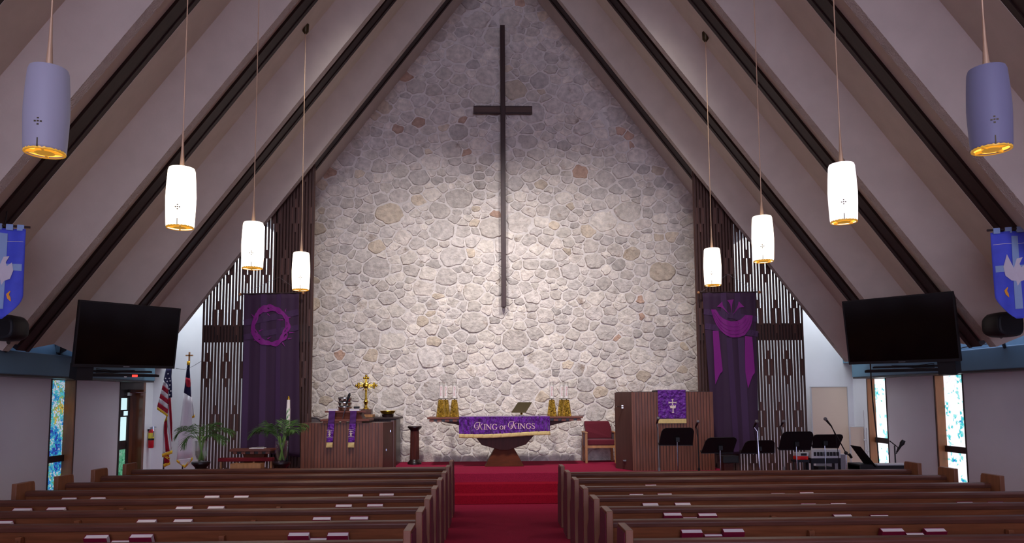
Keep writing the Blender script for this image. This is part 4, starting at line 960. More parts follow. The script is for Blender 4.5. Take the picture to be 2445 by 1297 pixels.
# blue dove banners
def dove_banner(label, cxp, top, s, wpx):
    Y = 8.72; c = A(cxp, top, Y); k = Y / FPX; W_, H_ = wpx * k, 222 * k
    r = thing('dove_banner', label, 'banner', (c.x, Y, c.z), 'royal blue dove banners by the beams')
    yaw = Matrix.Translation(c) @ Matrix.Rotation(s * -.35, 4, 'Z')
    def pt(u, v, off=0): return yaw @ Vector((u, -off + .018 * math.sin(u * 22 + v * 3), -v))
    def edge(v): t = v / H_; return W_ / 2 * (1 if t < .72 else max(.02, 1 - ((t - .72) / .28) ** 1.7))
    def cl(u, v): vv = v * H_ * .98; e = edge(vv); return pt((u * 2 - 1) * e, vv)
    obj('cloth', MB().sheet(cl, 22, 30), bluecloth, r, smooth=True, solid=.006)
    obj('pole', MB().tube([yaw @ Vector((-W_ / 2 - .04, 0, .03)), yaw @ Vector((W_ / 2 + .04, 0, .03))], .014), darkwood, r)
    for i in range(4):
        u = -W_ / 2 + (i + .5) * W_ / 4
        obj('hanging_loop', MB().box(u - .035, u + .035, -.018, .018, -.02, .05, M=yaw), lightblue, r)
    R_ = lambda pts, w, m, nm, off=.012: obj(nm, emb([(pts, w)], lambda u, v: pt(u, v, off)), m, r)
    R_([(0, .06 + i * (H_ - .2) / 14) for i in range(15)], .075, lightblue, 'cross_upright'); R_([(-W_ * .45 + i * W_ * .9 / 10, H_ * .42) for i in range(11)], .08, lightblue, 'cross_arm')
    R_([(-W_ * .46 + i * W_ * .92 / 10, H_ * .14) for i in range(11)], .006, dovewhite, 'piping')
    a = H_
    dv = [(-.10, .26 * a), (-.145, .4 * a), (-.13, .5 * a), (-.06, .555 * a), (-.01, .56 * a), (.0, .62 * a), (.03, .57 * a), (.09, .55 * a), (.12, .46 * a), (.1, .37 * a), (.06, .44 * a), (.03, .36 * a), (.07, .3 * a), (.01, .31 * a), (-.03, .42 * a)]
    m = MB(); n = len(dv); m.add([pt(u, v, .018) for u, v in dv] + [pt(-.01, .46 * a, .02)], [(i, (i + 1) % n, n) for i in range(n)]); obj('dove', m, dovewhite, r)
    for (u, v) in ((-.13, .63 * a), (.08, .68 * a)):
        obj('flame', emb([([(u + .02, v), (u - .005, v + .04), (u + .01, v + .08), (u + .03, v + .12)], [.008, .03, .035, .006])], lambda x, y: pt(x, y, .014)), flame, r)
    # hook up to the beam
    tp = roof_pt(s, Y, 0, 4.5)
    obj('hanger', MB().tube([yaw @ Vector((0, 0, .03)), (tp[0] + s * .1, Y + .25, tp[2] + .1)], .006, 6), blackmetal, r)
dove_banner('royal blue banner with white dove at the left edge above the speaker', 10, 545, -1, 90)
dove_banner('royal blue banner with white dove at the right edge above the speaker', 2421, 552, 1, 100)

# ------------------------------------------------------------------ flags
FY = 15.9
def flagpart(root, name, L_, R_, m, Yb, n=10, amp=.02):
    def fn(u, v):
        a, b = samp(L_, v), samp(R_, v); x, y = a[0] + (b[0] - a[0]) * u, a[1] + (b[1] - a[1]) * u
        P = A(x, y, Yb - amp * math.sin(u * 7 + v * 2)); return P
    return obj(name, MB().sheet(fn, 6, n), m, root, smooth=True, solid=.008)
s12 = 120 / 519
fq = lambda l: [(360 + x * s12, 830 + y * s12) for x, y in l]
pole = A(392, 1000, FY).x
us = thing('american_flag', 'draped stars and stripes flag with yellow fringe on a pole near the door', 'flag', (pole, FY + .05, 0))
obj('pole', MB().tube([(pole - .02, FY + .05, 0), (pole + .09, FY + .05, 2.56)], .017), darkwood, us, smooth=True)
obj('stand', MB().lathe([(.17, 0), (.17, .03), (.05, .06), (.03, .16)], (pole - .02, FY + .05, 0), 20), bronze, us, smooth=True)
flagpart(us, 'canton', fq([(160, 215), (132, 345), (178, 385), (190, 522)]), fq([(212, 215), (212, 300), (218, 400), (220, 515)]), flagblue, FY - .03)
# left hanging fold: diagonal stripes
def dq(t0, t1): 
    l0 = lambda t: (135 - (135 - 66) * t, 345 + (612 - 345) * t); r0 = lambda t: (182 - 6 * t, 385 + (690 - 385) * t)
    return [l0(t0), l0(t1)], [r0(t0), r0(t1)]
for i in range(6):
    l, rr_ = dq(i * .165, (i + 1) * .165); flagpart(us, 'stripe', fq(l), fq(rr_), flagwhite if i % 2 == 0 else flagred, FY, 3)
flagpart(us, 'fringe', fq([(66, 612), (66, 640)]), fq([(177, 690), (178, 720)]), fringe, FY - .005, 2)
flagpart(us, 'fringe', fq([(165, 700), (137, 775)]), fq([(178, 715), (165, 750)]), fringe, FY + .005, 2)
flagpart(us, 'stripe', fq([(183, 520), (205, 900), (218, 975)]), fq([(205, 520), (220, 780), (220, 960)]), flagred, FY - .01)
flagpart(us, 'stripe', fq([(168, 710), (180, 900), (205, 1065)]), fq([(188, 600), (203, 880), (218, 1040)]), flagwhite, FY + .0)
flagpart(us, 'stripe', fq([(140, 770), (138, 880), (155, 1080)]), fq([(164, 750), (170, 890), (195, 1070)]), flagred, FY + .01)
flagpart(us, 'stripe', fq([(130, 800), (125, 950), (122, 1105)]), fq([(142, 770), (145, 960), (152, 1085)]), flagwhite, FY + .015)
flagpart(us, 'fringe', fq([(116, 1100), (118, 1135)]), fq([(222, 1062), (222, 1095)]), fringe, FY - .015, 2)
flagpart(us, 'stripe', fq([(140, 1130), (138, 1200)]), fq([(185, 1100), (196, 1190)]), flagred, FY + .005, 3)
flagpart(us, 'fringe', fq([(138, 1130), (190, 1165)]), fq([(165, 1125), (200, 1140)]), fringe, FY - .005, 2); flagpart(us, 'fringe', fq([(130, 1205), (134, 1240)]), fq([(198, 1180), (200, 1208)]), fringe, FY - .005, 2)
for (x, y) in ((178, 272), (153, 320), (190, 320), (197, 388), (188, 428), (207, 450), (194, 490), (200, 345), (170, 350)):
    c = A(*fq([(x, y)])[0], FY - .06); m = MB(); rr5 = .022
    m.add([(c.x + (rr5 if i % 2 == 0 else rr5 * .4) * math.sin(PI * i / 5), c.y, c.z + (rr5 if i % 2 == 0 else rr5 * .4) * math.cos(PI * i / 5)) for i in range(10)] + [(c.x, c.y - .002, c.z)], [(i, (i + 1) % 10, 10) for i in range(10)]); obj('star', m, flagwhite, us)
p2 = A(449, 900, FY).x
cf_ = thing('christian_flag', 'white church flag with navy corner and red patch on a cross-topped pole', 'flag', (p2, FY + .05, 0))
obj('pole', MB().tube([(p2 - .09, FY + .05, 0), (p2, FY + .05, A(449, 862, FY).z)], .016), darkwood, cf_, smooth=True)
obj('stand', MB().lathe([(.17, 0), (.17, .03), (.05, .06), (.03, .16)], (p2 - .09, FY + .05, 0), 20), bronze, cf_, smooth=True)
c = A(450, 849, FY); obj('finial_cross', MB().box(c.x - .014, c.x + .014, FY + .035, FY + .062, c.z - .13, c.z + .075).box(c.x - .075, c.x + .075, FY + .035, FY + .062, c.z - .012, c.z + .016), oak, cf_)
flagpart(cf_, 'tassel', fq([(375, 140), (372, 180)]), fq([(405, 140), (402, 180)]), fringe, FY - .02, 2)
flagpart(cf_, 'canton', fq([(378, 180), (362, 290), (342, 468)]), fq([(396, 180), (408, 330), (419, 514)]), flagblue, FY - .01)
flagpart(cf_, 'red_patch', fq([(362, 310), (356, 350), (366, 390), (372, 408)]), fq([(404, 320), (411, 360), (412, 402), (398, 412)]), flagred, FY - .045, 5)
flagpart(cf_, 'white_field', fq([(342, 468), (310, 760), (290, 900), (268, 1160)]), fq([(420, 514), (426, 760), (430, 900), (430, 1140)]), flagwhite, FY)
flagpart(cf_, 'white_field', fq([(268, 1160), (305, 1205), (350, 1222)]), fq([(430, 1140), (395, 1195), (352, 1222)]), flagwhite, FY + .002)
flagpart(cf_, 'white_fold', fq([(418, 480), (428, 600), (432, 715)]), fq([(424, 520), (440, 620), (450, 700)]), flagwhite, FY + .02)
flagpart(cf_, 'fringe', fq([(425, 712), (425, 730)]), fq([(452, 695), (452, 722)]), fringe, FY + .01, 2)
flagpart(cf_, 'fringe', fq([(266, 1158), (268, 1182)]), fq([(352, 1218), (352, 1246)]), fringe, FY - .012, 2); flagpart(cf_, 'fringe', fq([(352, 1218), (352, 1246)]), fq([(430, 1132), (432, 1160)]), fringe, FY - .012, 2)
tag(obj('hanging_wire', MB().tube([A(420, 880, 11.72), A(440, 883, 14.96), A(462, 874, 14.96), A(482, 862, 14.965)], .004, 5), grey), 'thin grey wire slung from the left television to the slat screen', 'wire')

# fire extinguisher on the left wall
E_ = A(356, 1030, 16.42); ex_ = thing('fire_extinguisher', 'red fire extinguisher with yellow label on the wall beside the door', 'extinguisher', (XL + .08, 16.42, E_.z))
ex = XL + .075; ez1, ez2, ez3 = A(356, 1070, 16.42).z, A(356, 1048, 16.42).z, A(356, 1027, 16.42).z
obj('cylinder', MB().lathe([(.05, ez1), (.058, ez1 + .02), (.058, ez3 - .04), (.04, ez3), (.02, ez3 + .02)], (ex, 16.42, 0), 20), extred, ex_, smooth=True)
obj('label', MB().lathe([(.0592, ez2 + .01), (.0592, ez3 - .06)], (ex, 16.42, 0), 20, cap=False), yellow, ex_, smooth=True); obj('band', MB().lathe([(.0598, ez2 - .03), (.0598, ez2 + .008)], (ex, 16.42, 0), 20, cap=False), black, ex_)
obj('valve_head', MB().box(ex - .02, ex + .02, 16.38, 16.46, ez3 + .015, ez3 + .06).box(ex - .01, ex + .1, 16.41, 16.43, ez3 + .055, ez3 + .07).tube([(ex, 16.38, ez3 + .05), (ex + .06, 16.36, ez3 + .08), (ex + .08, 16.36, ez3 - .02), (ex + .06, 16.37, ez3 - .15)], .011), chrome, ex_)
obj('wall_hook', MB().box(XL - .02, ex - .02, 16.4, 16.44, ez3 - .03, ez3 + .02), blackmetal, ex_)

# ------------------------------------------------------------------ palms in vases on pedestals
def palm(label, px, pyb, Y, tips, seed, lab2):
    x = A(px, pyb, Y).x; z0 = A(px, pyb, Y).z
    pedestal(lab2, x, Y, 0, z0, 'fluted pedestals')
    r = thing('palm_vase', label, 'palm', (x, Y, z0), 'palm vases on the pedestals'); g = random.Random(seed)
    vt = A(px, pyb - 50, Y).z
    k = vt - z0
    obj('vase', MB().lathe([(.045, 0), (.05, .012), (.075, .05), (.098, .12), (.108, k), (.1, k), (.088, .1), (.03, .02)], (x, Y, z0), 24), glass, r, smooth=True)
    obj('water', MB().lathe([(.028, .022), (.068, .06), (.09, .12), (.094, k * .52)], (x, Y, z0), 20), water, r, smooth=True)
    m = MB()
    for i in range(12):
        a = g.uniform(0, 2 * PI); b = a + PI + g.uniform(-.6, .6)
        m.tube([(x + .04 * math.cos(b), Y + .04 * math.sin(b), z0 + .03), (x + .05 * math.cos(a), Y + .05 * math.sin(a), vt), (x + .07 * math.cos(a), Y + .07 * math.sin(a), vt + .08)], .006, 6)
    obj('stems', m, stemg, r, smooth=True)
    for tip, mid, dy in tips:
        P0 = Vector((x + g.uniform(-.03, .03), Y + g.uniform(-.03, .03), vt - .03)); P2 = A(*tip, Y + dy); P1 = A(*mid, Y + dy * .5)
        m = MB(); N_ = 26; pts = []
        for i in range(N_ + 1):
            t = i / N_; pts.append(P0 * (1 - t) ** 2 + P1 * 2 * t * (1 - t) + P2 * t * t)
        m.tube(pts, [.005 * (1 - .8 * i / N_) for i in range(N_ + 1)], 5)
        for i in range(6, N_ + 1):
            t = (i - 6) / (N_ - 6); T_ = (pts[i] - pts[i - 1]).normalized(); ln = .2 * (math.sin(PI * (.18 + .75 * t)) ** .8)
            sd = T_.cross(Vector((0, 0, 1))); sd = sd.normalized() if sd.length > .05 else Vector((0, 1, 0)); nz = sd.cross(T_)
            for q in (-1, 1):
                d1 = (T_ * .75 + sd * q * g.uniform(.45, .75) + nz * g.uniform(-.25, .2) - Vector((0, 0, g.uniform(.15, .55)))).normalized()
                wv = d1.cross(nz).normalized() * .0065; b = pts[i]
                m.add([b, b + d1 * ln * .45 + wv, b + d1 * ln - Vector((0, 0, .02)), b + d1 * ln * .45 - wv], [(0, 1, 2, 3)])
        obj('frond', m, leaf, r, solid=.0015)
palm('palm fronds in a glass vase on the pedestal by the flags', 480, 1103, 12.7,
     [((418, 1045), (440, 1000), -.1), ((436, 1068), (450, 1020), -.2), ((425, 1022), (455, 1005), .2), ((465, 1012), (478, 1020), .2), ((555, 1038), (520, 995), -.1), ((560, 1030), (520, 1005), .2), ((535, 1058), (510, 1015), -.25), ((500, 1012), (490, 1010), .3), ((520, 1010), (505, 1005), .15), ((545, 1048), (505, 1020), .1)], 3, 'fluted pedestal holding the palm vase by the flags')
palm('palm fronds in a glass vase on the pedestal beside the lectern', 672, 1103, 12.75,
     [((594, 1042), (625, 995), -.1), ((612, 1030), (635, 1005), .15), ((632, 1005), (650, 1015), .2), ((680, 1003), (676, 1010), .2), ((734, 1015), (695, 1000), .1), ((728, 1022), (700, 1012), -.1), ((655, 1015), (660, 1020), -.2), ((705, 1028), (690, 1015), -.25), ((700, 1005), (685, 1005), .25), ((640, 1032), (650, 1015), -.1)], 9, 'fluted pedestal holding the palm vase beside the lectern')
# paschal candle
px_ = A(688, 1000, 13.2)
pc = thing('paschal_candle', 'tall white candle with green leaf decoration on a dark stand behind the right palm', 'candle', (px_.x, 13.2, 0))
px_ = A(688, 1000, 13.2).x; Zc = lambda py: A(688, py, 13.2).z
obj('stand', MB().lathe([(.15, 0), (.15, .03), (.04, .08), (.022, .2), (.022, Zc(1022) - .02), (.05, Zc(1022) - .01), (.05, Zc(1022))], (px_, 13.2, 0), 16), blackmetal, pc, smooth=True)
obj('candle', MB().lathe([(.034, Zc(1022)), (.034, Zc(976)), (.031, Zc(975)), (.027, Zc(955))], (px_, 13.2, 0), 18), candlewhite, pc, smooth=True)
obj('follower', MB().lathe([(.027, Zc(956)), (.022, Zc(952)), (.008, Zc(946))], (px_, 13.2, 0), 14), brass, pc, smooth=True)
m = MB()
for i in range(9):
    a = -PI / 2 + (i % 3 - 1) * .6; zc = Zc(1018) + i * .032
    m.add([(px_ + .035 * math.cos(a + d), 13.2 + .035 * math.sin(a + d), zc + e) for d, e in ((0, 0), (.3, .03), (0, .075), (-.25, .03))], [(0, 1, 2, 3)])
obj('leaf_decoration', m, green, pc)

# credence table, red topped bench, pine box
tx = lambda px, Y: A(px, 1080, Y).x
ct = thing('credence_table', 'small dark wooden side table with blocky edge in front of the left banner', 'table', (tx(605, 13.0), 13.2, 0))
zt1 = A(600, 1073, 13.1).z
obj('tabletop', MB().prism([(tx(547, 13.1), 13.1, zt1 - .04), (tx(646, 13.1), 13.1, zt1 - .04), (tx(660, 13.44), 13.44, zt1 - .04), (tx(556, 13.44), 13.44, zt1 - .04)], (0, 0, .04)), tablewood, ct, bevel=.004)
obj('sub_rail', MB().box(tx(554, 13.13), tx(645, 13.13), 13.13, 13.4, zt1 - .085, zt1 - .04), blackwood, ct)
for px in (556, 576, 597, 616, 634): obj('dentil_block', MB().box(tx(px, 13.1), tx(px + 9, 13.1), 13.105, 13.13, zt1 - .085, zt1 - .042), tablewood, ct)
obj('trestle', MB().prism([(tx(575, 13.1), 13.2, zt1 - .085), (tx(628, 13.1), 13.2, zt1 - .085), (tx(615, 13.1), 13.2, zt1 - .4), (tx(632, 13.1), 13.2, 0), (tx(568, 13.1), 13.2, 0), (tx(585, 13.1), 13.2, zt1 - .4)], (0, .2, 0)), basewood, ct)
wp = thing('paper_stack', 'white papers with a small silver object on the dark side table', 'papers', (tx(607, 13.1), 13.28, zt1))
obj('sheets', MB().box(tx(590, 13.1), tx(625, 13.1), 13.2, 13.36, zt1, zt1 + .014), whitepaper, wp); obj('pen', MB().tube([(tx(606, 13.1), 13.25, zt1 + .022), (tx(622, 13.1), 13.29, zt1 + .022)], .008, 8), steel, wp)
rb = thing('red_bench', 'narrow red padded bench with pale legs in front of the dark side table', 'bench', (tx(587, 12.95), 12.97, 0)); zr = A(590, 1094, 12.9).z
obj('cushion', MB().box(tx(521, 12.9), tx(650, 12.9), 12.88, 13.06, zr - .06, zr), darkred, rb, bevel=.012)
for px in (526, 564, 604, 645):
    obj('leg', MB().box(tx(px, 12.95), tx(px + 4, 12.95), 12.95, 12.99, 0, zr - .06), oak, rb)
wb = thing('pine_box', 'open topped pine box standing below the red bench', 'box', (tx(586, 12.6), 12.7, 0)); zp = A(586, 1108, 12.6).z
xa_, xb2 = tx(550, 12.6), tx(623, 12.6)
obj('front_board', MB().box(xa_, xb2, 12.6, 12.62, 0, zp), oak, wb, bevel=.003); obj('rear_board', MB().box(xa_, xb2, 12.8, 12.82, 0, zp), oak, wb)
for a, b in ((xa_, xa_ + .02), (xb2 - .02, xb2)): obj('side_board', MB().box(a, b, 12.62, 12.8, 0, zp), oak, wb)

# ------------------------------------------------------------------ music stands and microphones
def music_stand(label, tl_, tr_, br_, bl_, pole_px, Y, ext=0):
    P = [A(*tl_, Y - .1), A(*tr_, Y - .1), A(*br_, Y + .08), A(*bl_, Y + .08)]
    c = (P[0] + P[1] + P[2] + P[3]) / 4; px = A(pole_px, 1060, Y + .02).x
    r = thing('music_stand', label, 'music stand', (px, Y + .02, 0), 'black music stands before the pulpit')
    n = (P[1] - P[0]).cross(P[3] - P[0]).normalized(); 
    if n.y < 0: n = -n
    out = []; rad = .18
    for i, a in enumerate(P):
        if i < 2:
            pv, nx = P[i - 1], P[(i + 1) % 4]
            out += [a + (pv - a) * (.12 if i == 1 else .2), a + ((pv - a) * .03 + (nx - a) * .03) if 0 else a.lerp((a + (pv - a) * .1 + (nx - a) * .1), .5), a + (nx - a) * (.12 if i == 0 else .2)]
        else: out.append(a)
    obj('desk', MB().prism(out, n * .012), blackmetal, r)
    lip = MB().prism([P[3], P[2], P[2] + n * .07, P[3] + n * .07], (0, 0, -.012)); obj('lip', lip, blackmetal, r)
    top = Vector((px, Y + .02, (c.z + P[3].z) / 2))
    obj('clamp', MB().box(px - .035, px + .035, Y - .03, Y + .05, top.z - .02, top.z + .06), blackmetal, r, bevel=.006)
    obj('upper_pole', MB().tube([(px, Y + .02, .55), top], .0095), chrome, r, smooth=True); obj('lower_pole', MB().tube([(px, Y + .02, .1), (px, Y + .02, .6)], .015), blackmetal, r, smooth=True)
    for k in range(3):
        a = k * 2 * PI / 3 + .5; obj('leg', MB().tube([(px, Y + .02, .16), (px + .27 * math.cos(a), Y + .02 + .27 * math.sin(a), .012)], .011), blackmetal, r)
music_stand('black music stand directly below the pulpit cloth', (1581, 1023), (1658, 1022), (1654, 1063), (1573, 1063), 1617, 12.55)
music_stand('black music stand at the right corner of the pulpit, second from the left', (1688, 1046), (1762, 1045), (1750, 1081), (1674, 1082), 1719, 12.45)
music_stand('black music stand under the right purple banner, lowest in the row', (1782, 1053), (1850, 1052), (1850, 1081), (1768, 1082), 1812, 12.5)
music_stand('black music stand standing tallest, in front of the right slat screen', (1868, 1032), (1944, 1031), (1936, 1074), (1859, 1074), 1901, 12.4)
music_stand('black music stand in front of the tall beige panel, rightmost of five', (1941, 1039), (2016, 1038), (2003, 1069), (1940, 1069), 1969, 12.6)
def mic(r, a, b, size=1, body=black):
    a, b = Vector(a), Vector(b); d = (b - a).normalized(); L = .17 * size
    obj('microphone', MB().tube([a, a + d * L], [.013 * size, .02 * size], 10), body, r, smooth=True)
    h = a + d * (L + .02 * size); obj('grille', MB().ball(h, .03 * size), grille, r, smooth=True)
def straight_stand(label, px, y_top, Y, col, lean=(0, 0), grip=True):
    T_ = A(px, y_top + 9, Y); base = A(px + lean[0], y_top + 9, Y); bx_ = Vector((base.x, Y, 0))
    r = thing('microphone_stand', label, 'microphone', (bx_.x, Y, 0), 'microphone stands before the pulpit')
    nk = Vector((bx_.x - (bx_.x - T_.x) * .25, Y, T_.z - .12))
    obj('base', MB().lathe([(.14, 0), (.14, .02), (.03, .04), (.018, .1)], (bx_.x, Y, 0), 20), blackmetal, r, smooth=True)
    obj('pole', MB().tube([(bx_.x, Y, .08), (bx_.x, Y, .62)], .014).tube([(bx_.x, Y, .6), nk, T_ + Vector((0, .03, -.05))], .009), col, r, smooth=True)
    obj('collar', MB().tube([(bx_.x, Y, .56), (bx_.x, Y, .66)], .021), col, r)
    mic(r, T_ + Vector((0, .06, -.06)), T_ + Vector((0, -.12, .06)))
    obj('cable', MB().tube([T_ + Vector((0, .06, -.06)), T_ + Vector((.05, .1, -.3)), (bx_.x + .02, Y + .02, .4), (bx_.x + .05, Y + .1, .012)], .005, 5), black, r)
straight_stand('grey microphone on a stand before the pulpit, at the cloth lower left corner', 1569, 996, 13.05, grey, (2, 0))
straight_stand('dark microphone on a stand at the right side of the pulpit front', 1663, 1004, 13.0, blackmetal, (3, 0))
straight_stand('silver microphone stand in front of the right purple banner', 1802, 1004, 11.9, chrome, (8, 0))
straight_stand('slim grey microphone stand before the right slat screen, behind the tallest music stand', 1866, 1003, 13.05, grey, (2, 0))
# boom stand
bs = thing('boom_microphone_stand', 'boom microphone stand with slanting arm in front of the beige panel', 'microphone', (A(2021, 1080, 12.3).x, 12.3, 0))
bx_ = A(2021, 1080, 12.3).x; pv = A(2020, 1082, 12.3)
obj('pole', MB().tube([(bx_, 12.3, .1), (bx_, 12.3, .55)], .014).tube([(bx_, 12.3, .5), pv], .009), chrome, bs, smooth=True)
for k in range(3):
    a = k * 2 * PI / 3; obj('leg', MB().tube([(bx_, 12.3, .18), (bx_ + .3 * math.cos(a), 12.3 + .3 * math.sin(a), .012)], .01), blackmetal, bs)
e1 = A(1983, 1015, 12.1); e2 = A(2033, 1093, 12.36)
obj('boom_arm', MB().tube([e1, pv, e2], .009), blackmetal, bs, smooth=True); obj('counterweight', MB().tube([A(2028, 1085, 12.33), e2], .022), black, bs, smooth=True); obj('clutch', MB().ball(pv, .03), black, bs, smooth=True)
mic(bs, A(1985, 1018, 12.1), A(1975, 1006, 12.05)); obj('cable', MB().tube([A(1986, 1018, 12.12), A(1996, 1045, 12.2), A(2002, 1090, 12.25), A(2006, 1122, 12.3), (A(2006, 1122, 12.3).x, 12.3, .01)], .006, 6), black, bs)
# short stand at the right
ss = thing('short_microphone_stand', 'short microphone stand with tilted microphone by the right window', 'microphone', (A(2137, 1085, 12.6).x, 12.6, 0))
sx_ = A(2137, 1085, 12.6).x; zt2 = A(2137, 1064, 12.6).z
obj('pole', MB().tube([(sx_, 12.6, .03), (sx_, 12.6, zt2)], .012), blackmetal, ss, smooth=True); obj('base', MB().lathe([(.13, 0), (.13, .025), (.02, .05)], (sx_, 12.6, 0), 18), blackmetal, ss, smooth=True)
obj('arm', MB().tube([A(2124, 1053, 12.6), A(2137, 1063, 12.6), A(2144, 1069, 12.6), A(2140, 1084, 12.58)], .009), blackmetal, ss, smooth=True)
a, b = A(2141, 1080, 12.58), A(2158, 1052, 12.5); d = (b - a); obj('microphone', MB().tube([a, a + d * .55, a + d * .75, b], [.014, .022, .04, .03], 12), black, ss, smooth=True)

# keyboard with laptop style music rest
kb = thing('keyboard', 'black stage keyboard with raised music rest at the right end of the front pew', 'keyboard', (A(2110, 1110, 12.0).x, 12.0, 0))
k0, k1 = A(2034, 1100, 12.35), A(2190, 1118, 11.75)
fr_ = [A(2034, 1124, 12.0), A(2150, 1120, 11.65), A(2195, 1112, 11.75), A(2088, 1098, 12.5), A(2036, 1100, 12.4)]
zkb = .78
ks = [(4.95, 12.25), (6.15, 11.75), (6.35, 12.05), (5.2, 12.6)]
x_a = A(2034, 1110, 12.3).x; x_b = A(2185, 1110, 12.1).x
ft = [(x_a, 12.05), (x_b, 12.02), (x_b, 12.4), (x_a, 12.45)]
ztopk = A(2040, 1106, 12.3).z
obj('body', MB().prism([(x, y, ztopk - .12) for x, y in ft], (0, 0, .10)), black, kb, bevel=.008)
obj('end_block', MB().box(x_a, x_a + .22, 12.03, 12.46, ztopk - .1, ztopk), black, kb, bevel=.012)
for i in range(24): 
    w_ = (x_b - x_a - .45) / 24; x = x_a + .4 + i * w_; obj('white_key', MB().box(x + .001, x + w_ - .001, 12.22, 12.36, ztopk - .02, ztopk - .008), whitepaper, kb)
obj('control_panel', MB().box(x_a + .3, x_b - .02, 12.05, 12.2, ztopk - .02, ztopk + .0), lightgrey, kb)
R4 = [A(2030, 1063, 12.2), A(2055, 1067, 12.0), A(2094, 1116, 12.0), A(2069, 1117, 12.2)]
obj('music_rest', MB().prism(R4, (.006, .012, .0)), blackmetal, kb); obj('rest_hinge', MB().tube([R4[3], R4[2] + Vector((.0, .1, -.03))], .012).box(R4[3].x - .05, R4[3].x + .1, 12.08, 12.2, ztopk - .06, R4[3].z + .01), blackmetal, kb)
for x in (x_a + .15, x_b - .15):
    for dx in (-.12, .12): obj('stand_leg', MB().tube([(x + dx, 12.1, 0), (x - dx, 12.35, ztopk - .12)], .016), blackmetal, kb)

# acoustic panels
def apanel(label, x0, x1, y, z0, z1, mt, ty=.05):
    r = thing('acoustic_panel', label, 'panel', ((x0 + x1) / 2, y, z0))
    obj('fabric_board', MB().box(x0, x1, y - ty, y, z0, z1), mt, r, bevel=.008); obj('edge_frame', MB().box(x0 - .012, x0, y - ty - .004, y, z0, z1).box(x1, x1 + .012, y - ty - .004, y, z0, z1).box(x0 - .012, x1 + .012, y - ty - .004, y, z1, z1 + .012), lightgrey, r)
    return r
p_a, p_b = A(1937, 925, 16.2), A(2022, 925, 16.2)
apanel('tall beige fabric panel leaning on the white wall right of the slats', p_a.x, p_b.x, 16.25, 0, p_a.z, beige)
q_a, q_b = A(2030, 1020, 15.8), A(2062, 1020, 15.8)
apanel('low beige panel between the tall panel and the right window', q_a.x, q_b.x, 15.85, 0, q_a.z, beige)
g_a, g_b = A(1945, 1086, 15.2), A(2015, 1086, 15.2)
apanel('grey panel low behind the equipment rack', g_a.x, g_b.x, 15.2, 0, g_a.z, grey)
for i, (px, y0, lab) in enumerate(((2062, 980, 'thin white upright pipe beside the low beige panel'), (2069, 1022, 'shorter white upright pipe nearest the right window'))):
    P = A(px, y0, 15.75); tag(obj('wall_pipe', MB().tube([(P.x, 15.75, 0), P], .012).tube([(P.x - .03, 15.75, P.z * .6), (P.x + .03, 15.75, P.z * .6)], .016), lightgrey, smooth=True), lab, 'pipe')
# equipment rack, red stage box
rk0, rk1 = A(1934, 1090, 13.0).x, A(2004, 1090, 13.0).x; rz = A(1960, 1090, 13.0).z
er = thing('equipment_rack', 'low grey equipment rack with a row of knobs behind the music stands', 'rack', ((rk0 + rk1) / 2, 13.1, 0))
for x in (rk0 + .02, rk1 - .02):
    for y in (12.97, 13.2): obj('leg', MB().box(x - .018, x + .018, y - .018, y + .018, 0, rz - .04), rack, er)
obj('shelf', MB().box(rk0, rk1, 12.95, 13.22, rz - .12, rz - .03), rack, er); obj('amplifier', MB().box(rk0 + .12, rk1 - .16, 12.95, 13.2, .18, rz - .18), black, er); obj('lower_shelf', MB().box(rk0, rk1, 12.95, 13.22, .14, .18), rack, er)
mxr = thing('mixer', 'light grey rack mixer with dark knobs on the equipment rack', 'mixer', ((rk0 + rk1) / 2, 13.1, rz - .03))
obj('front_panel', MB().box(rk0, rk1, 12.94, 13.2, rz - .03, rz + .12), lightgrey, mxr, bevel=.006)
for i in range(8): 
    x = rk0 + .06 + i * (rk1 - rk0 - .12) / 7; obj('knob', MB().box(x - .022, x + .022, 12.92, 12.94, rz + .01, rz + .08), black, mxr, bevel=.006)
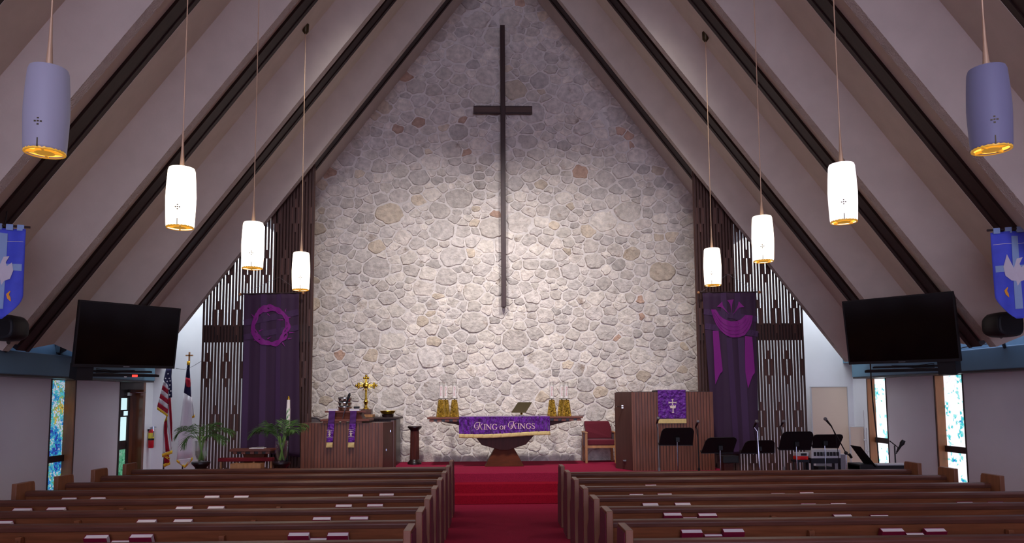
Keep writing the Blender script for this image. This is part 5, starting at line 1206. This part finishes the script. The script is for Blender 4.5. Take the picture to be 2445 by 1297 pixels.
rd0, rd1 = A(1900, 1085, 13.05).x, A(1927, 1085, 13.05).x; rdz = A(1910, 1098, 13.05).z
rst = thing('stool', 'low dark stool carrying the red and white audio boxes', 'stool', ((rd0 + rd1) / 2, 13.1, 0))
obj('seat', MB().box(rd0 - .03, rd1, 12.97, 13.2, rdz - .04, rdz), rack, rst)
for x in (rd0, rd1 - .02): 
    for y in (12.99, 13.18): obj('leg', MB().tube([(x, y, 0), (x + .01, y, rdz - .04)], .012), rack, rst)
rx_ = thing('red_audio_box', 'bright red audio box left of the mixer', 'audio box', ((rd0 + rd1) / 2, 13.1, rdz)); zz1 = A(1910, 1090, 13.0).z
obj('case', MB().box(rd0, rd1, 13.0, 13.18, rdz, zz1), redplastic, rx_, bevel=.01); obj('front_plate', MB().box(rd0 + .06, rd1 - .04, 12.992, 13.0, rdz + .01, zz1 - .015), extred, rx_)
wx_ = thing('white_audio_box', 'white audio box with black display on the red one', 'audio box', ((rd0 + rd1) / 2, 13.1, zz1)); zz2 = A(1910, 1081, 13.0).z
obj('case', MB().box(rd0 + .01, rd1 + .01, 13.0, 13.18, zz1, zz2), lightgrey, wx_, bevel=.008); obj('display', MB().box(rd0 + .07, rd1 - .03, 12.993, 13.0, zz1 + .012, zz2 - .012), black, wx_)
# amplifier behind second stand, cable from right television
ab0, ab1 = A(1704, 1085, 13.6).x, A(1740, 1085, 13.6).x; abz = A(1720, 1084, 13.6).z
ab = thing('stage_stool', 'small dark wooden stool with black box beside the pulpit foot', 'stool', ((ab0 + ab1) / 2, 13.2, 0))
obj('body', MB().box(ab0 + .03, ab1 - .08, 13.1, 13.35, 0, abz - .12), redwood, ab, bevel=.008); obj('top_box', MB().box(ab0, ab1, 13.05, 13.4, abz - .12, abz), black, ab, bevel=.008)
tag(obj('hanging_cable', MB().tube([A(2078, 868, 13.3), A(2080, 905, 13.8), A(2084, 960, 14.3), A(2093, 1040, 14.4), A(2098, 1100, 14.4), (A(2098, 1100, 14.4).x, 14.4, .01)], .012, 6), black), 'black cable hanging from the right television to the floor', 'cable')
